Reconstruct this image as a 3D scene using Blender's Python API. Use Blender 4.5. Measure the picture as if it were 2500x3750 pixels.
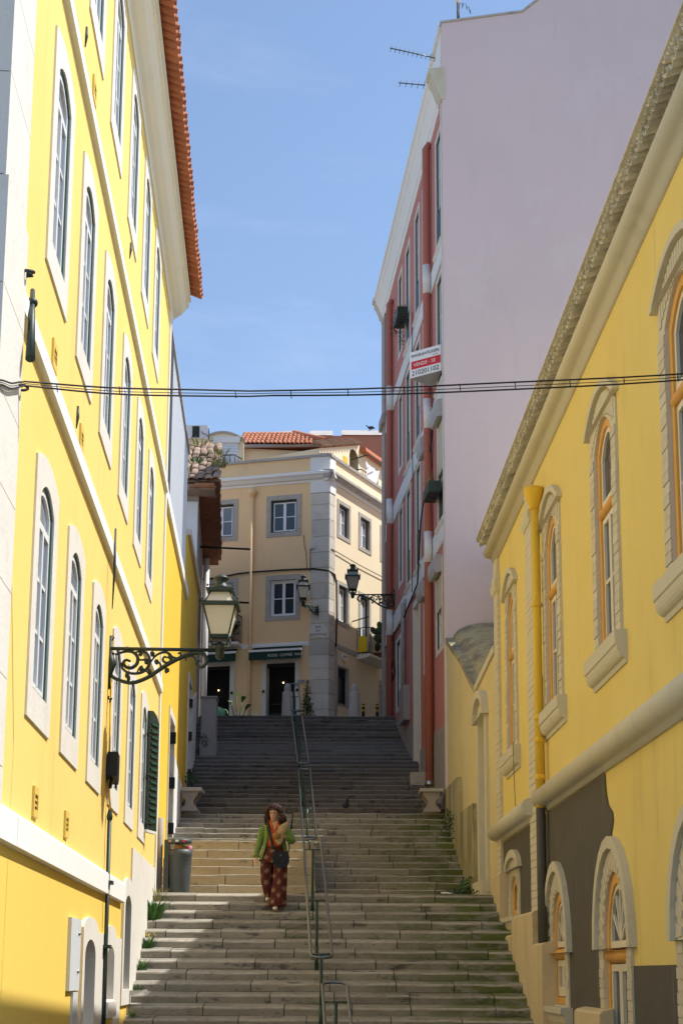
import bpy, bmesh, math, random
from mathutils import Vector, Matrix
from mathutils.geometry import tessellate_polygon
random.seed(7)
for o in list(bpy.data.objects): bpy.data.objects.remove(o)
SC = bpy.context.scene
COL = SC.collection
rad = math.radians

# ------------------------------------------------------------ camera
PITCH, ROLL = rad(10.8), rad(0.3)
ct, st, ca, sa = math.cos(PITCH), math.sin(PITCH), math.cos(ROLL), math.sin(ROLL)
R0, U0, W0 = Vector((1, 0, 0)), Vector((0, -st, ct)), Vector((0, ct, st))
RR, UU = ca*R0 + sa*U0, ca*U0 - sa*R0
cam = bpy.data.cameras.new('camera')
cam.sensor_fit = 'VERTICAL'; cam.sensor_height = 36; cam.sensor_width = 24
cam.lens = 52.62; cam.shift_y = 0.1732; cam.clip_end = 2000; cam.clip_start = 0.05
camo = bpy.data.objects.new('camera', cam); COL.objects.link(camo)
camo.matrix_world = Matrix(((RR.x, UU.x, -W0.x, 0), (RR.y, UU.y, -W0.y, 0), (RR.z, UU.z, -W0.z, 0), (0, 0, 0, 1)))
SC.camera = camo

# ------------------------------------------------------------ sky, sun, exposure
S = Vector((1.0, 0.14, 1.53)).normalized()
world = bpy.data.worlds.new('World'); SC.world = world; world.use_nodes = True
nt = world.node_tree; nt.nodes.clear()
out = nt.nodes.new('ShaderNodeOutputWorld'); bg = nt.nodes.new('ShaderNodeBackground')
sky = nt.nodes.new('ShaderNodeTexSky'); sky.sky_type = 'NISHITA'; sky.sun_disc = False
sky.sun_elevation = math.asin(S.z); sky.sun_rotation = math.atan2(S.x, S.y)
sky.air_density = 1.0; sky.dust_density = 0.7; sky.ozone_density = 1.3; sky.altitude = 60
tc = nt.nodes.new('ShaderNodeTexCoord'); mp = nt.nodes.new('ShaderNodeMapping')
mp.inputs['Rotation'].default_value = (0.25, 0.15, 0.5); mp.inputs['Scale'].default_value = (1.5, 2.2, 7.0)
nz = nt.nodes.new('ShaderNodeTexNoise'); nz.inputs['Scale'].default_value = 1.6; nz.inputs['Detail'].default_value = 7
nz.inputs['Roughness'].default_value = .62; nz.inputs['Distortion'].default_value = .5
rp = nt.nodes.new('ShaderNodeMapRange'); rp.inputs[1].default_value = .5; rp.inputs[2].default_value = .85; rp.inputs[3].default_value = 0; rp.inputs[4].default_value = .14
mx = nt.nodes.new('ShaderNodeMix'); mx.data_type = 'RGBA'
nt.links.new(tc.outputs['Generated'], mp.inputs[0]); nt.links.new(mp.outputs[0], nz.inputs['Vector'])
nt.links.new(nz.outputs[0], rp.inputs[0]); nt.links.new(rp.outputs[0], mx.inputs['Factor'])
nt.links.new(sky.outputs[0], mx.inputs[6]); mx.inputs[7].default_value = (7.5, 8.0, 8.6, 1)
nt.links.new(mx.outputs[2], bg.inputs[0]); bg.inputs[1].default_value = 0.132
nt.links.new(bg.outputs[0], out.inputs[0])
sun = bpy.data.lights.new('sun', 'SUN'); sun.energy = 3.7; sun.angle = rad(.53); sun.color = (1, .965, .90)
suno = bpy.data.objects.new('sun', sun); COL.objects.link(suno)
suno.rotation_euler = S.to_track_quat('Z', 'Y').to_euler(); suno.location = (30, 5, 45)
SC.view_settings.view_transform = 'Standard'; SC.view_settings.look = 'None'
SC.view_settings.exposure = 0.68; SC.view_settings.gamma = 1
SC.render.engine = 'CYCLES'
SC.cycles.max_bounces = 10; SC.cycles.diffuse_bounces = 6;

# ------------------------------------------------------------ mesh helpers
class MB:
    def __init__(s): s.v = []; s.f = []; s.sm = []
    def add(s, vs, fs, sm=False):
        n = len(s.v); s.v += [tuple(p) for p in vs]
        s.f += [tuple(i+n for i in f) for f in fs]; s.sm += [sm]*len(fs); return s
    def box(s, a, b, P=None, jit=0):
        vs = [(x, y, z) for x in (a[0], b[0]) for y in (a[1], b[1]) for z in (a[2], b[2])]
        if jit: vs = [tuple(c+random.uniform(-jit, jit) for c in v) for v in vs]
        if P: vs = [P(*v) for v in vs]
        return s.add(vs, [(0, 1, 3, 2), (4, 6, 7, 5), (0, 4, 5, 1), (2, 3, 7, 6), (0, 2, 6, 4), (1, 5, 7, 3)])
    def prism(s, poly, h0, h1, P, sm=False):
        """poly of (a,b); P(a,b,h)"""
        n = len(poly)
        vs = [P(a, b, h0) for a, b in poly] + [P(a, b, h1) for a, b in poly]
        s.add(vs, [tuple(range(n)), tuple(range(2*n-1, n-1, -1))])
        s.add(vs, [(i, (i+1) % n, n+(i+1) % n, n+i) for i in range(n)], sm); return s
    def ring(s, outer, inner, h0, h1, P, hin=None, back=True):
        """frame between two loops of equal length"""
        n = len(outer)
        if hin is None: hin = h0
        o1 = [P(a, b, h1) for a, b in outer]; i1 = [P(a, b, h1) for a, b in inner]
        o0 = [P(a, b, h0) for a, b in outer]; i0 = [P(a, b, hin) for a, b in inner]
        vs = o1+i1+o0+i0; f = []
        for k in range(n):
            j = (k+1) % n
            f += [(k, j, n+j, n+k), (k, 2*n+k, 2*n+j, j), (n+k, n+j, 3*n+j, 3*n+k)]
            if back: f.append((2*n+k, 3*n+k, 3*n+j, 2*n+j))
        return s.add(vs, f)
    def extr(s, prof, s0, s1, P, sm=False):
        """profile of (h,z) swept along s"""
        n = len(prof)
        vs = [P(s0, z, h) for h, z in prof]+[P(s1, z, h) for h, z in prof]
        s.add(vs, [tuple(range(n)), tuple(range(2*n-1, n-1, -1))])
        return s.add(vs, [(i, (i+1) % n, n+(i+1) % n, n+i) for i in range(n)], sm)
    def tube(s, path, r, n=8, closed=False, caps=True):
        path = [Vector(p) for p in path]; m = len(path)
        rs = r if isinstance(r, (list, tuple)) else [r]*m
        vs = []; up = None
        for i in range(m):
            if closed: t = path[(i+1) % m]-path[i-1]
            else: t = path[min(i+1, m-1)]-path[max(i-1, 0)]
            if t.length < 1e-9: t = Vector((0, 0, 1))
            t.normalize()
            if up is None:
                up = Vector((0, 0, 1)) if abs(t.z) < .9 else Vector((1, 0, 0))
            up = up-t*up.dot(t)
            if up.length < 1e-6: up = t.orthogonal()
            up.normalize(); sd = t.cross(up)
            for k in range(n):
                a = 2*math.pi*k/n; vs.append(path[i]+(up*math.cos(a)+sd*math.sin(a))*rs[i])
        f = []
        for i in range(m if closed else m-1):
            j = (i+1) % m
            for k in range(n): f.append((i*n+k, i*n+(k+1) % n, j*n+(k+1) % n, j*n+k))
        s.add(vs, f, True)
        if caps and not closed:
            s.add(vs[:n], [tuple(range(n))]); s.add(vs[-n:], [tuple(range(n))])
        return s
    def lathe(s, prof, n=16, c=(0, 0, 0), M=None, sm=True, square=False):
        vs = []; f = []
        for r, z in prof:
            for k in range(n):
                a = 2*math.pi*(k+.5*square)/n; p = Vector((c[0]+r*math.cos(a), c[1]+r*math.sin(a), c[2]+z))
                vs.append(M @ p if M else p)
        for i in range(len(prof)-1):
            for k in range(n): f.append((i*n+k, i*n+(k+1) % n, (i+1)*n+(k+1) % n, (i+1)*n+k))
        f.append(tuple(range(n))); f.append(tuple(range((len(prof)-1)*n, len(prof)*n)))
        return s.add(vs, f, sm)
    def sheet(s, outer, holes, h, P):
        """front face with holes"""
        polys = [[Vector((a, b, 0)) for a, b in outer]]+[[Vector((a, b, 0)) for a, b in q] for q in holes]
        flat = [p for q in polys for p in q]
        return s.add([P(p.x, p.y, h) for p in flat], [tuple(t) for t in tessellate_polygon(polys)])
    def loft(s, rings, closed=True, caps=True, sm=True):
        n = len(rings[0]); vs = [p for r in rings for p in r]; f = []
        for i in range(len(rings)-1):
            for k in range(n if closed else n-1):
                f.append((i*n+k, i*n+(k+1) % n, (i+1)*n+(k+1) % n, (i+1)*n+k))
        s.add(vs, f, sm)
        if caps: s.add(rings[0], [tuple(range(n))], sm); s.add(rings[-1], [tuple(range(n))], sm)
        return s
    def blob(s, c, r, seed=0, n=8, m=6, jit=.15, M=None):
        rn = random.Random(seed); vs = []; f = []
        for i in range(m+1):
            th = math.pi*i/m
            for k in range(n):
                ph = 2*math.pi*k/n; q = 1+rn.uniform(-jit, jit)*(0 < i < m)
                p = Vector((r[0]*math.sin(th)*math.cos(ph)*q, r[1]*math.sin(th)*math.sin(ph)*q, r[2]*math.cos(th)*q))
                if M: p = M @ p
                vs.append(Vector(c)+p)
        for i in range(m):
            for k in range(n): f.append((i*n+k, i*n+(k+1) % n, (i+1)*n+(k+1) % n, (i+1)*n+k))
        return s.add(vs, f, True)
    def mesh(s, name, mat, recalc=True):
        me = bpy.data.meshes.new(name); me.from_pydata(s.v, [], s.f)
        me.polygons.foreach_set('use_smooth', s.sm)
        if recalc:
            bm = bmesh.new(); bm.from_mesh(me); bmesh.ops.remove_doubles(bm, verts=bm.verts, dist=1e-5)
            bmesh.ops.recalc_face_normals(bm, faces=bm.faces); bm.to_mesh(me); bm.free()
        me.materials.append(MAT[mat] if isinstance(mat, str) else mat); me.update(); return me

WM = {}
I4 = Matrix.Identity(4)
def put(name, me, parent=None, M=None):
    o = bpy.data.objects.new(name, me); COL.objects.link(o); M = M or I4
    if parent:
        o.parent = parent; o.matrix_parent_inverse = WM[parent.name].inverted()
    o.matrix_basis = M; WM[o.name] = M; return o
def tag(o, label=None, cat=None, group=None, kind=None):
    if label: o['label'] = label
    if cat: o['category'] = cat
    if group: o['group'] = group
    if kind: o['kind'] = kind
    return o
def thing(name, label, cat, loc, group=None):
    return tag(put(name, None, None, Matrix.Translation(loc)), label, cat, group)
def part(name, mb, mat, parent, M=None, kind=None):
    me = mb.mesh(name, mat) if isinstance(mb, MB) else mb
    return tag(put(name, me, parent, M), kind=kind)
def solo(name, mb, mat, label=None, cat=None, group=None, kind=None):
    lo = [min(v[i] for v in mb.v) for i in range(3)]; hi = [max(v[i] for v in mb.v) for i in range(3)]
    c = Vector(((lo[0]+hi[0])/2, (lo[1]+hi[1])/2, lo[2]))
    mb.v = [tuple(Vector(v)-c) for v in mb.v]
    return tag(put(name, mb.mesh(name, mat), None, Matrix.Translation(c)), label, cat, group, kind)
class Fr:
    """vertical facade frame: P(s,z,h); h>0 is towards the street"""
    def __init__(f, o, d, n):
        f.o, f.d = Vector((o[0], o[1], 0)), Vector((d[0], d[1], 0)); f.n = Vector((n[0], n[1], 0)).normalized()
    def P(f, s, z, h): return f.o+f.d*s+f.n*h+Vector((0, 0, z))
    def M(f, s, z, h=0):
        x = Vector((f.n.y, -f.n.x, 0)); o = f.P(s, z, h)
        return Matrix(((x.x, f.n.x, 0, o.x), (x.y, f.n.y, 0, o.y), (0, 0, 1, o.z), (0, 0, 0, 1)))
def loc3(a, b, h): return Vector((a, h, b))        # local facade axes (x along, y out, z up)
def rect(a0, a1, b0, b1): return [(a0, b0), (a1, b0), (a1, b1), (a0, b1)]
def arch(hw, z0, zs, za, n=8, cx=0):
    """opening outline, bottom-left first; spring zs, crown za"""
    return [(cx-hw, z0), (cx+hw, z0)]+[(cx+hw*math.cos(math.pi*k/n), zs+(za-zs)*math.sin(math.pi*k/n)) for k in range(n+1)]
def segarch(hw, z0, zs, za, n=8, cx=0):
    """segmental top"""
    pts = [(cx-hw, z0), (cx+hw, z0)]
    for k in range(n+1):
        t = 1-2*k/n; pts.append((cx+hw*t, zs+(za-zs)*(1-t*t)))
    return pts
def text_mesh(txt, size, mat, extrude=.004, align='CENTER'):
    cu = bpy.data.curves.new('lettering', 'FONT'); cu.body = txt; cu.size = size; cu.extrude = extrude
    cu.align_x = align; cu.align_y = 'CENTER'; cu.resolution_u = 3
    o = bpy.data.objects.new('lettering_tmp', cu); COL.objects.link(o)
    dg = bpy.context.evaluated_depsgraph_get(); dg.update()
    me = bpy.data.meshes.new_from_object(o.evaluated_get(dg))
    bpy.data.objects.remove(o); bpy.data.curves.remove(cu)
    me.materials.clear(); me.materials.append(MAT[mat]); return me

# ------------------------------------------------------------ materials
MAT = {}
def mat(name, base, rough=.85, layers=(), bump=None, rnd=0, metal=0, spec=.3, trans=0, bump2=None, coat=0):
    """layers: (colour, (sx,sy,sz), lo, hi, amount[, (axis,a,b)])  masks in world space"""
    m = bpy.data.materials.new(name); m.use_nodes = True; t = m.node_tree; N = t.nodes; L = t.links
    p = N['Principled BSDF']; p.inputs['Roughness'].default_value = rough; p.inputs['Metallic'].default_value = metal
    p.inputs['Specular IOR Level'].default_value = spec
    if trans: p.inputs['Transmission Weight'].default_value = trans
    if coat: p.inputs['Coat Weight'].default_value = coat
    geo = N.new('ShaderNodeNewGeometry'); pos = geo.outputs['Position']
    col = N.new('ShaderNodeRGB'); col.outputs[0].default_value = (*base, 1); cur = col.outputs[0]
    for i, ly in enumerate(layers):
        c, sc, lo, hi, am = ly[:5]
        mpn = N.new('ShaderNodeMapping'); mpn.inputs['Scale'].default_value = sc; mpn.inputs['Location'].default_value = (3.1*i, 1.7*i, .9*i)
        L.new(pos, mpn.inputs[0])
        nz = N.new('ShaderNodeTexNoise'); nz.inputs['Scale'].default_value = 1; nz.inputs['Detail'].default_value = 8; nz.inputs['Roughness'].default_value = .65
        L.new(mpn.outputs[0], nz.inputs['Vector'])
        mr = N.new('ShaderNodeMapRange'); mr.interpolation_type = 'SMOOTHSTEP'
        for k, v in ((1, lo), (2, hi), (3, 0), (4, am)): mr.inputs[k].default_value = v
        L.new(nz.outputs[0], mr.inputs[0]); fac = mr.outputs[0]
        if len(ly) > 5:
            ax, a, b = ly[5]
            sp = N.new('ShaderNodeSeparateXYZ'); L.new(pos, sp.inputs[0])
            mr2 = N.new('ShaderNodeMapRange'); mr2.inputs[1].default_value = a; mr2.inputs[2].default_value = b
            L.new(sp.outputs[ax], mr2.inputs[0])
            ml = N.new('ShaderNodeMath'); ml.operation = 'MULTIPLY'; L.new(fac, ml.inputs[0]); L.new(mr2.outputs[0], ml.inputs[1]); fac = ml.outputs[0]
        mx = N.new('ShaderNodeMix'); mx.data_type = 'RGBA'; L.new(fac, mx.inputs['Factor']); L.new(cur, mx.inputs[6]); mx.inputs[7].default_value = (*c, 1)
        cur = mx.outputs[2]
    if rnd:
        oi = N.new('ShaderNodeObjectInfo'); mr = N.new('ShaderNodeMapRange'); mr.inputs[3].default_value = 1-rnd; mr.inputs[4].default_value = 1+rnd
        L.new(oi.outputs['Random'], mr.inputs[0]); hs = N.new('ShaderNodeHueSaturation'); L.new(mr.outputs[0], hs.inputs['Value']); L.new(cur, hs.inputs['Color']); cur = hs.outputs[0]
    L.new(cur, p.inputs['Base Color'])
    prev = None
    for b in (bump, bump2):
        if not b: continue
        nz = N.new('ShaderNodeTexNoise'); nz.inputs['Scale'].default_value = b[0]; nz.inputs['Detail'].default_value = 4
        L.new(pos, nz.inputs['Vector']); bn = N.new('ShaderNodeBump'); bn.inputs['Strength'].default_value = b[1]; bn.inputs['Distance'].default_value = b[2]
        L.new(nz.outputs[0], bn.inputs['Height'])
        if prev: L.new(prev, bn.inputs['Normal'])
        prev = bn.outputs[0]
    if prev: L.new(prev, p.inputs['Normal'])
    MAT[name] = m; return m
W2 = (2, 2, .35); BIG = (.5, .5, .5); MED = (2.5, 2.5, 2.5); FINE = (14, 14, 14)
mat('yellow_render', (.84, .62, .19), .9, [((.81, .57, .14), BIG, .4, .75, .6), ((.66, .47, .15), W2, .52, .76, .55), ((.60, .45, .20), (7, 7, .5), .60, .74, .30), ((.74, .58, .25), (.9, .9, .9), .60, .64, .25), ((.82, .57, .11), (1, 1, 1), -1, -.5, .9, (2, .895, .885)), ((.88, .68, .22), MED, .55, .8, .4)], (70, .35, .006), bump2=(9, .15, .01))
mat('yellow_deep', (.80, .53, .055), .9, [((.74, .47, .05), BIG, .4, .75, .6), ((.60, .40, .07), W2, .58, .8, .3)], (70, .35, .006))
mat('yellow_shop', (.75, .60, .20), .9, [((.70, .55, .17), BIG, .4, .7, .6), ((.50, .36, .13), (1.5, 1.5, .3), .55, .8, .45), ((.44, .35, .18), (5, 5, .6), .58, .80, .5), ((.74, .58, .22), (1.1, 1.1, .5), .52, .7, .5)], (60, .3, .006))
mat('yellow_pale', (.74, .60, .26), .9, [((.66, .53, .22), BIG, .4, .7, .6), ((.46, .40, .22), (1.5, 1.5, .3), .58, .85, .4)], (50, .3, .008))
mat('white_paint', (.82, .82, .80), .7, [((.72, .72, .70), MED, .5, .8, .5), ((.55, .52, .46), W2, .68, .85, .3)], (40, .15, .004))
mat('cornice_paint', (.80, .77, .68), .75, [((.70, .66, .56), MED, .5, .8, .5)], (40, .15, .004))
mat('limestone', (.70, .67, .61), .8, [((.58, .54, .48), MED, .48, .75, .6), ((.40, .36, .30), (5, 5, 1.2), .62, .8, .45), ((.78, .75, .70), FINE, .55, .8, .5)], (25, .4, .01))
mat('quoin_stone', (.60, .565, .50), .9, [((.46, .43, .38), MED, .45, .7, .7), ((.28, .26, .23), (4, 4, 1.5), .6, .8, .5), ((.70, .66, .59), FINE, .55, .8, .5)], (22, .5, .012), rnd=.14)
mat('old_stone', (.46, .43, .38), .9, [((.34, .31, .27), MED, .45, .7, .7), ((.20, .18, .16), (4, 4, 1.5), .6, .8, .55), ((.58, .54, .47), FINE, .55, .8, .5)], (22, .5, .012), rnd=.1)
mat('cream_brick', (.58, .54, .42), .85, [((.50, .44, .33), MED, .45, .75, .6), ((.36, .31, .23), FINE, .62, .85, .35)], (60, .3, .005), rnd=.07)
mat('cream_stucco', (.58, .545, .42), .85, [((.46, .43, .33), (2, 2, 1), .5, .75, .6), ((.72, .68, .58), (6, 6, 1), .6, .8, .4)], (40, .3, .006))
mat('mortar', (.34, .31, .26), .95)
mat('step_stone', (.285, .265, .22), .88,
    [((.20, .185, .152), (1.2, 1.2, 3), .44, .68, .75), ((.38, .36, .31), (9, 9, 9), .55, .78, .6), ((.07, .063, .068), (2.4, 2.4, 6), .56, .66, .8),
     ((.05, .044, .035), (15, 15, 22), .58, .69, .7), ((.10, .13, .022), (2.0, 2.0, 4.0), .37, .56, .9, (0, .2, 2.2)), ((.09, .11, .025), (3, 3, 6), .60, .70, .6)],
    (30, .6, .014), rnd=.14, bump2=(6, .4, .025))
mat('step_stone_clean', (.40, .345, .255), .88,
    [((.33, .28, .20), (1.3, 1.3, 3), .42, .68, .7), ((.46, .41, .32), (9, 9, 9), .55, .8, .5), ((.12, .105, .06), (2.6, 2.6, 8), .57, .68, .8), ((.06, .05, .035), (15, 15, 22), .60, .70, .6)], (30, .5, .012), rnd=.1, bump2=(6, .3, .02))
mat('step_stone_dark', (.125, .112, .10), .9,  # shade on the upper flight painted in as darker stone, plus stains
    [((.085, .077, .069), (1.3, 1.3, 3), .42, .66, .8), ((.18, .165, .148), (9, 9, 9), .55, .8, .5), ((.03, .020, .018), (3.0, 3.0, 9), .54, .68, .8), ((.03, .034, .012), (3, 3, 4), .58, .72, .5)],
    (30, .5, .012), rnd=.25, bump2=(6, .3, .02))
mat('step_edge', (.36, .34, .295), .85, [((.28, .24, .185), (5, 5, 5), .42, .66, .8), ((.12, .10, .07), (9, 9, 9), .54, .72, .7)], (40, .4, .008), rnd=.15)  # worn nosing, made paler to paint the light its edge catches
mat('step_edge_dark', (.19, .175, .16), .85, [((.085, .08, .078), (5, 5, 5), .45, .7, .7)], (40, .4, .008), rnd=.2)  # upper-flight nosing: painted edge light, darkened with the painted shade
mat('paving', (.38, .35, .30), .9, [((.26, .24, .20), MED, .45, .7, .7), ((.48, .45, .39), FINE, .55, .8, .5)], (18, .6, .02))
mat('asphalt', (.16, .155, .15), .95, [((.10, .10, .10), MED, .45, .7, .6)], (60, .5, .01))
mat('core', (.14, .13, .11), .95)
mat('plinth_render', (.62, .50, .30), .9, [((.48, .38, .22), (2, 2, .5), .48, .72, .7), ((.22, .22, .08), (3, 3, 1.2), .58, .75, .55), ((.74, .64, .45), FINE, .55, .8, .5)], (25, .4, .01))
mat('garden_wall', (.66, .56, .30), .9, [((.58, .48, .24), BIG, .45, .7, .6), ((.48, .42, .30), (1.5, 1.5, .4), .55, .8, .4)], (40, .3, .008))
mat('mossy_render', (.40, .36, .22), .95, [((.14, .13, .08), (3, 3, .5), .45, .62, .85), ((.28, .30, .06), (5, 5, .7), .52, .68, .7)], (25, .5, .015))
mat('cement_vault', (.42, .36, .20), .95, [((.16, .15, .12), (2, 2, 2), .42, .62, .85), ((.10, .095, .085), (9, 9, 4), .52, .68, .7), ((.55, .47, .26), FINE, .6, .8, .5)], (20, .6, .02))
mat('grey_dado', (.115, .105, .088), .95, [((.10, .09, .072), MED, .45, .7, .6), ((.05, .045, .035), (30, 30, 30), .6, .75, .7), ((.24, .23, .20), (9, 9, .5), .60, .72, .8)], (120, .8, .01))
mat('pink_render', (.54, .215, .18), .9, [((.49, .195, .165), BIG, .4, .7, .6), ((.40, .14, .12), W2, .58, .8, .4)], (60, .3, .006))
mat('pink_pipe', (.42, .15, .115), .7, [((.33, .12, .095), MED, .5, .8, .5)])
mat('mauve_render', (.67, .555, .565), .92, [((.62, .515, .53), (.35, .35, .35), .4, .7, .6), ((.70, .59, .595), (.8, .8, .25), .5, .8, .4), ((.52, .44, .47), W2, .56, .8, .35), ((.50, .43, .46), (6, 6, .35), .62, .76, .35), ((.68, .60, .62), (.7, .7, .7), .58, .61, .35), ((.35, .30, .32), (1.2, 1.2, 9), .70, .73, .4)], (45, .25, .008), bump2=(1.2, .25, .03))
mat('grey_render', (.36, .315, .285), .92, [((.27, .235, .215), MED, .45, .7, .6), ((.17, .15, .14), W2, .58, .78, .5)], (30, .35, .01))
mat('peach_render', (.89, .63, .345), .9, [((.79, .57, .35), BIG, .4, .7, .6), ((.58, .42, .25), (2, 2, .3), .56, .78, .45)], (50, .25, .006))
mat('cream_render', (.85, .73, .52), .9, [((.79, .66, .45), BIG, .4, .7, .6)], (50, .25, .006))  # attic cream, brightened to carry painted sun on the corner house's side wall
mat('brown_render', (.40, .235, .165), .9, [((.34, .20, .14), BIG, .4, .7, .6), ((.24, .15, .11), W2, .58, .8, .4)], (50, .3, .008))
mat('grey_cornice', (.44, .42, .39), .9, [((.20, .19, .17), (3, 3, 6), .5, .7, .75), ((.66, .64, .60), FINE, .5, .75, .5)], (30, .4, .01))
mat('whitewash', (.74, .73, .72), .9, [((.58, .56, .54), W2, .52, .8, .5), ((.38, .35, .33), (3, 3, .6), .66, .82, .4)], (40, .3, .008))
mat('roof_tile', (.43, .16, .085), .85, [((.34, .12, .065), FINE, .45, .7, .6), ((.54, .25, .15), (25, 25, 25), .6, .8, .5)], (60, .3, .006), rnd=.14)
mat('old_tile', (.36, .25, .185), .95, [((.22, .16, .12), (6, 6, 6), .42, .66, .8), ((.46, .35, .27), FINE, .5, .75, .6), ((.12, .10, .08), (12, 12, 12), .58, .75, .6)], (30, .6, .02), rnd=.2)
mat('eave_brick', (.36, .155, .08), .95, [((.24, .10, .055), (6, 6, 6), .42, .66, .8), ((.12, .07, .05), FINE, .58, .75, .5)], (30, .6, .015), rnd=.18)
mat('grey_tile', (.56, .525, .41), .9, [((.40, .375, .30), (7, 7, 7), .42, .66, .8), ((.20, .19, .155), FINE, .6, .78, .6)], (40, .5, .01), rnd=.2)
mat('white_frame', (.80, .81, .82), .4, [((.68, .69, .70), FINE, .5, .8, .4)], spec=.5)
mat('cream_frame', (.72, .66, .52), .45, [((.58, .52, .40), FINE, .5, .8, .4)], spec=.5)
mat('orange_frame', (.68, .36, .075), .5, [((.58, .30, .06), (6, 6, 1.5), .45, .75, .6)], spec=.4)
mat('green_wood', (.018, .075, .055), .5, [((.012, .05, .038), FINE, .5, .75, .5)], spec=.4)
mat('dark_green', (.012, .030, .024), .5, [((.03, .05, .04), FINE, .58, .8, .4)], spec=.45)
mat('green_iron', (.026, .042, .036), .5, [((.07, .095, .08), FINE, .55, .8, .6)], spec=.5, metal=.25, bump=(80, .2, .003))
mat('black_iron', (.016, .016, .017), .5, [((.05, .04, .035), FINE, .6, .8, .5)], spec=.5, metal=.3)
mat('post_green', (.012, .050, .035), .4, [((.03, .06, .045), FINE, .55, .8, .5)], spec=.5)
mat('steel_tube', (.17, .18, .175), .33, [((.10, .11, .105), FINE, .5, .8, .6)], metal=1)
mat('glass', (.035, .045, .055), .06, spec=.6, rnd=.5)
mat('glass_pale', (.20, .23, .26), .08, [((.30, .32, .33), (3, 3, .7), .5, .6, .6)], spec=.6, rnd=.35)
mat('glass_curtain', (.40, .40, .38), .12, [((.30, .30, .29), (30, 30, .6), .45, .6, .6)], spec=.5)
mat('lamp_glass', (.78, .74, .62), .4, [((.66, .62, .50), (8, 8, 3), .45, .75, .6)], spec=.5, trans=.25)
mat('lamp_glass_dark', (.30, .27, .25), .35, spec=.5, trans=.25)
mat('dark_inside', (.012, .011, .010), .95)
mat('door_dark', (.03, .035, .03), .6)
mat('metal_clad', (.70, .72, .75), .45, [((.60, .62, .66), (6, 6, .4), .5, .8, .5)], metal=.35, spec=.5)
mat('mesh_panel', (.05, .055, .06), .6, bump=(160, .8, .01))
mat('cabinet_grey', (.34, .31, .31), .7, [((.26, .24, .24), (4, 4, 1), .5, .75, .6)], (40, .1, .003))
mat('bin_grey', (.060, .072, .076), .5, [((.11, .12, .12), (5, 5, 2), .58, .8, .5)], spec=.45)
mat('light_panel', (.62, .65, .68), .5, [((.50, .53, .56), (5, 5, .8), .5, .8, .5), ((.06, .06, .07), (4, 4, 2.2), .66, .70, .9)])
mat('beige_vent', (.70, .50, .12), .8)
mat('cable_black', (.03, .024, .022), .6)
mat('cable_white', (.6, .55, .42), .7)
mat('sign_white', (.80, .80, .80), .5); mat('sign_grey', (.42, .42, .43), .6); mat('sign_red', (.62, .03, .035), .5); mat('ink', (.015, .017, .03), .6)
mat('awning_green', (.010, .045, .030), .8, [((.02, .06, .045), MED, .5, .8, .5)]); mat('letter_white', (.66, .66, .60), .8)
mat('balcony_yellow', (.72, .52, .02), .6)
mat('cloth_white', (.80, .81, .84), .9)
mat('leaf', (.055, .14, .03), .6, [((.10, .20, .045), FINE, .45, .7, .6)], rnd=.2, spec=.3)
mat('leaf_dark', (.020, .055, .016), .6, [((.04, .09, .025), FINE, .45, .7, .6)], rnd=.2, spec=.3)
mat('leaf_dry', (.36, .33, .13), .8, [((.20, .20, .07), FINE, .45, .7, .6)], rnd=.2)
mat('flower_yellow', (.75, .60, .04), .8)
mat('terracotta', (.34, .12, .06), .8)
mat('pigeon', (.045, .047, .07), .6, [((.10, .10, .12), FINE, .55, .75, .5)])
mat('skin', (.56, .32, .22), .55, spec=.35)
mat('hair', (.055, .024, .017), .6, [((.125, .055, .035), (40, 40, 40), .5, .7, .7)], bump=(70, .9, .02))
mat('jacket_green', (.165, .255, .06), .95, [((.085, .145, .03), (12, 12, 4), .45, .7, .7), ((.19, .28, .08), (20, 20, 8), .55, .75, .5)], (160, .5, .004), bump2=(16, .7, .025))
mat('jacket_lining', (.06, .09, .03), .95)
mat('shirt_orange', (.62, .125, .04), .85, [((.48, .085, .03), (18, 18, 6), .5, .75, .6)], (30, .3, .01))
mat('bag_navy', (.006, .007, .014), .5, spec=.3); mat('paper_bag', (.42, .30, .17), .85, [((.32, .22, .115), FINE, .45, .7, .6)], (25, .9, .02))
mat('bread', (.34, .18, .05), .8, [((.20, .10, .03), (40, 40, 40), .45, .65, .8)], (60, .8, .01))
mat('shoe', (.60, .52, .42), .7); mat('eye', (.02, .015, .012), .3); mat('lip', (.45, .17, .14), .5)
mat('silver', (.5, .5, .5), .3, metal=1)
mat('scooter_green', (.20, .50, .30), .35, spec=.5)
mat('litter_white', (.70, .72, .74), .8); mat('litter_brown', (.40, .22, .07), .8); mat('litter_pink', (.60, .20, .30), .5)
mat('bollard_stone', (.52, .49, .45), .9, [((.38, .35, .32), MED, .45, .7, .6), ((.25, .23, .21), FINE, .6, .8, .4)], (20, .4, .01))
mat('yellow_post', (.65, .42, .03), .6); mat('white_stripe', (.70, .70, .68), .7)

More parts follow.
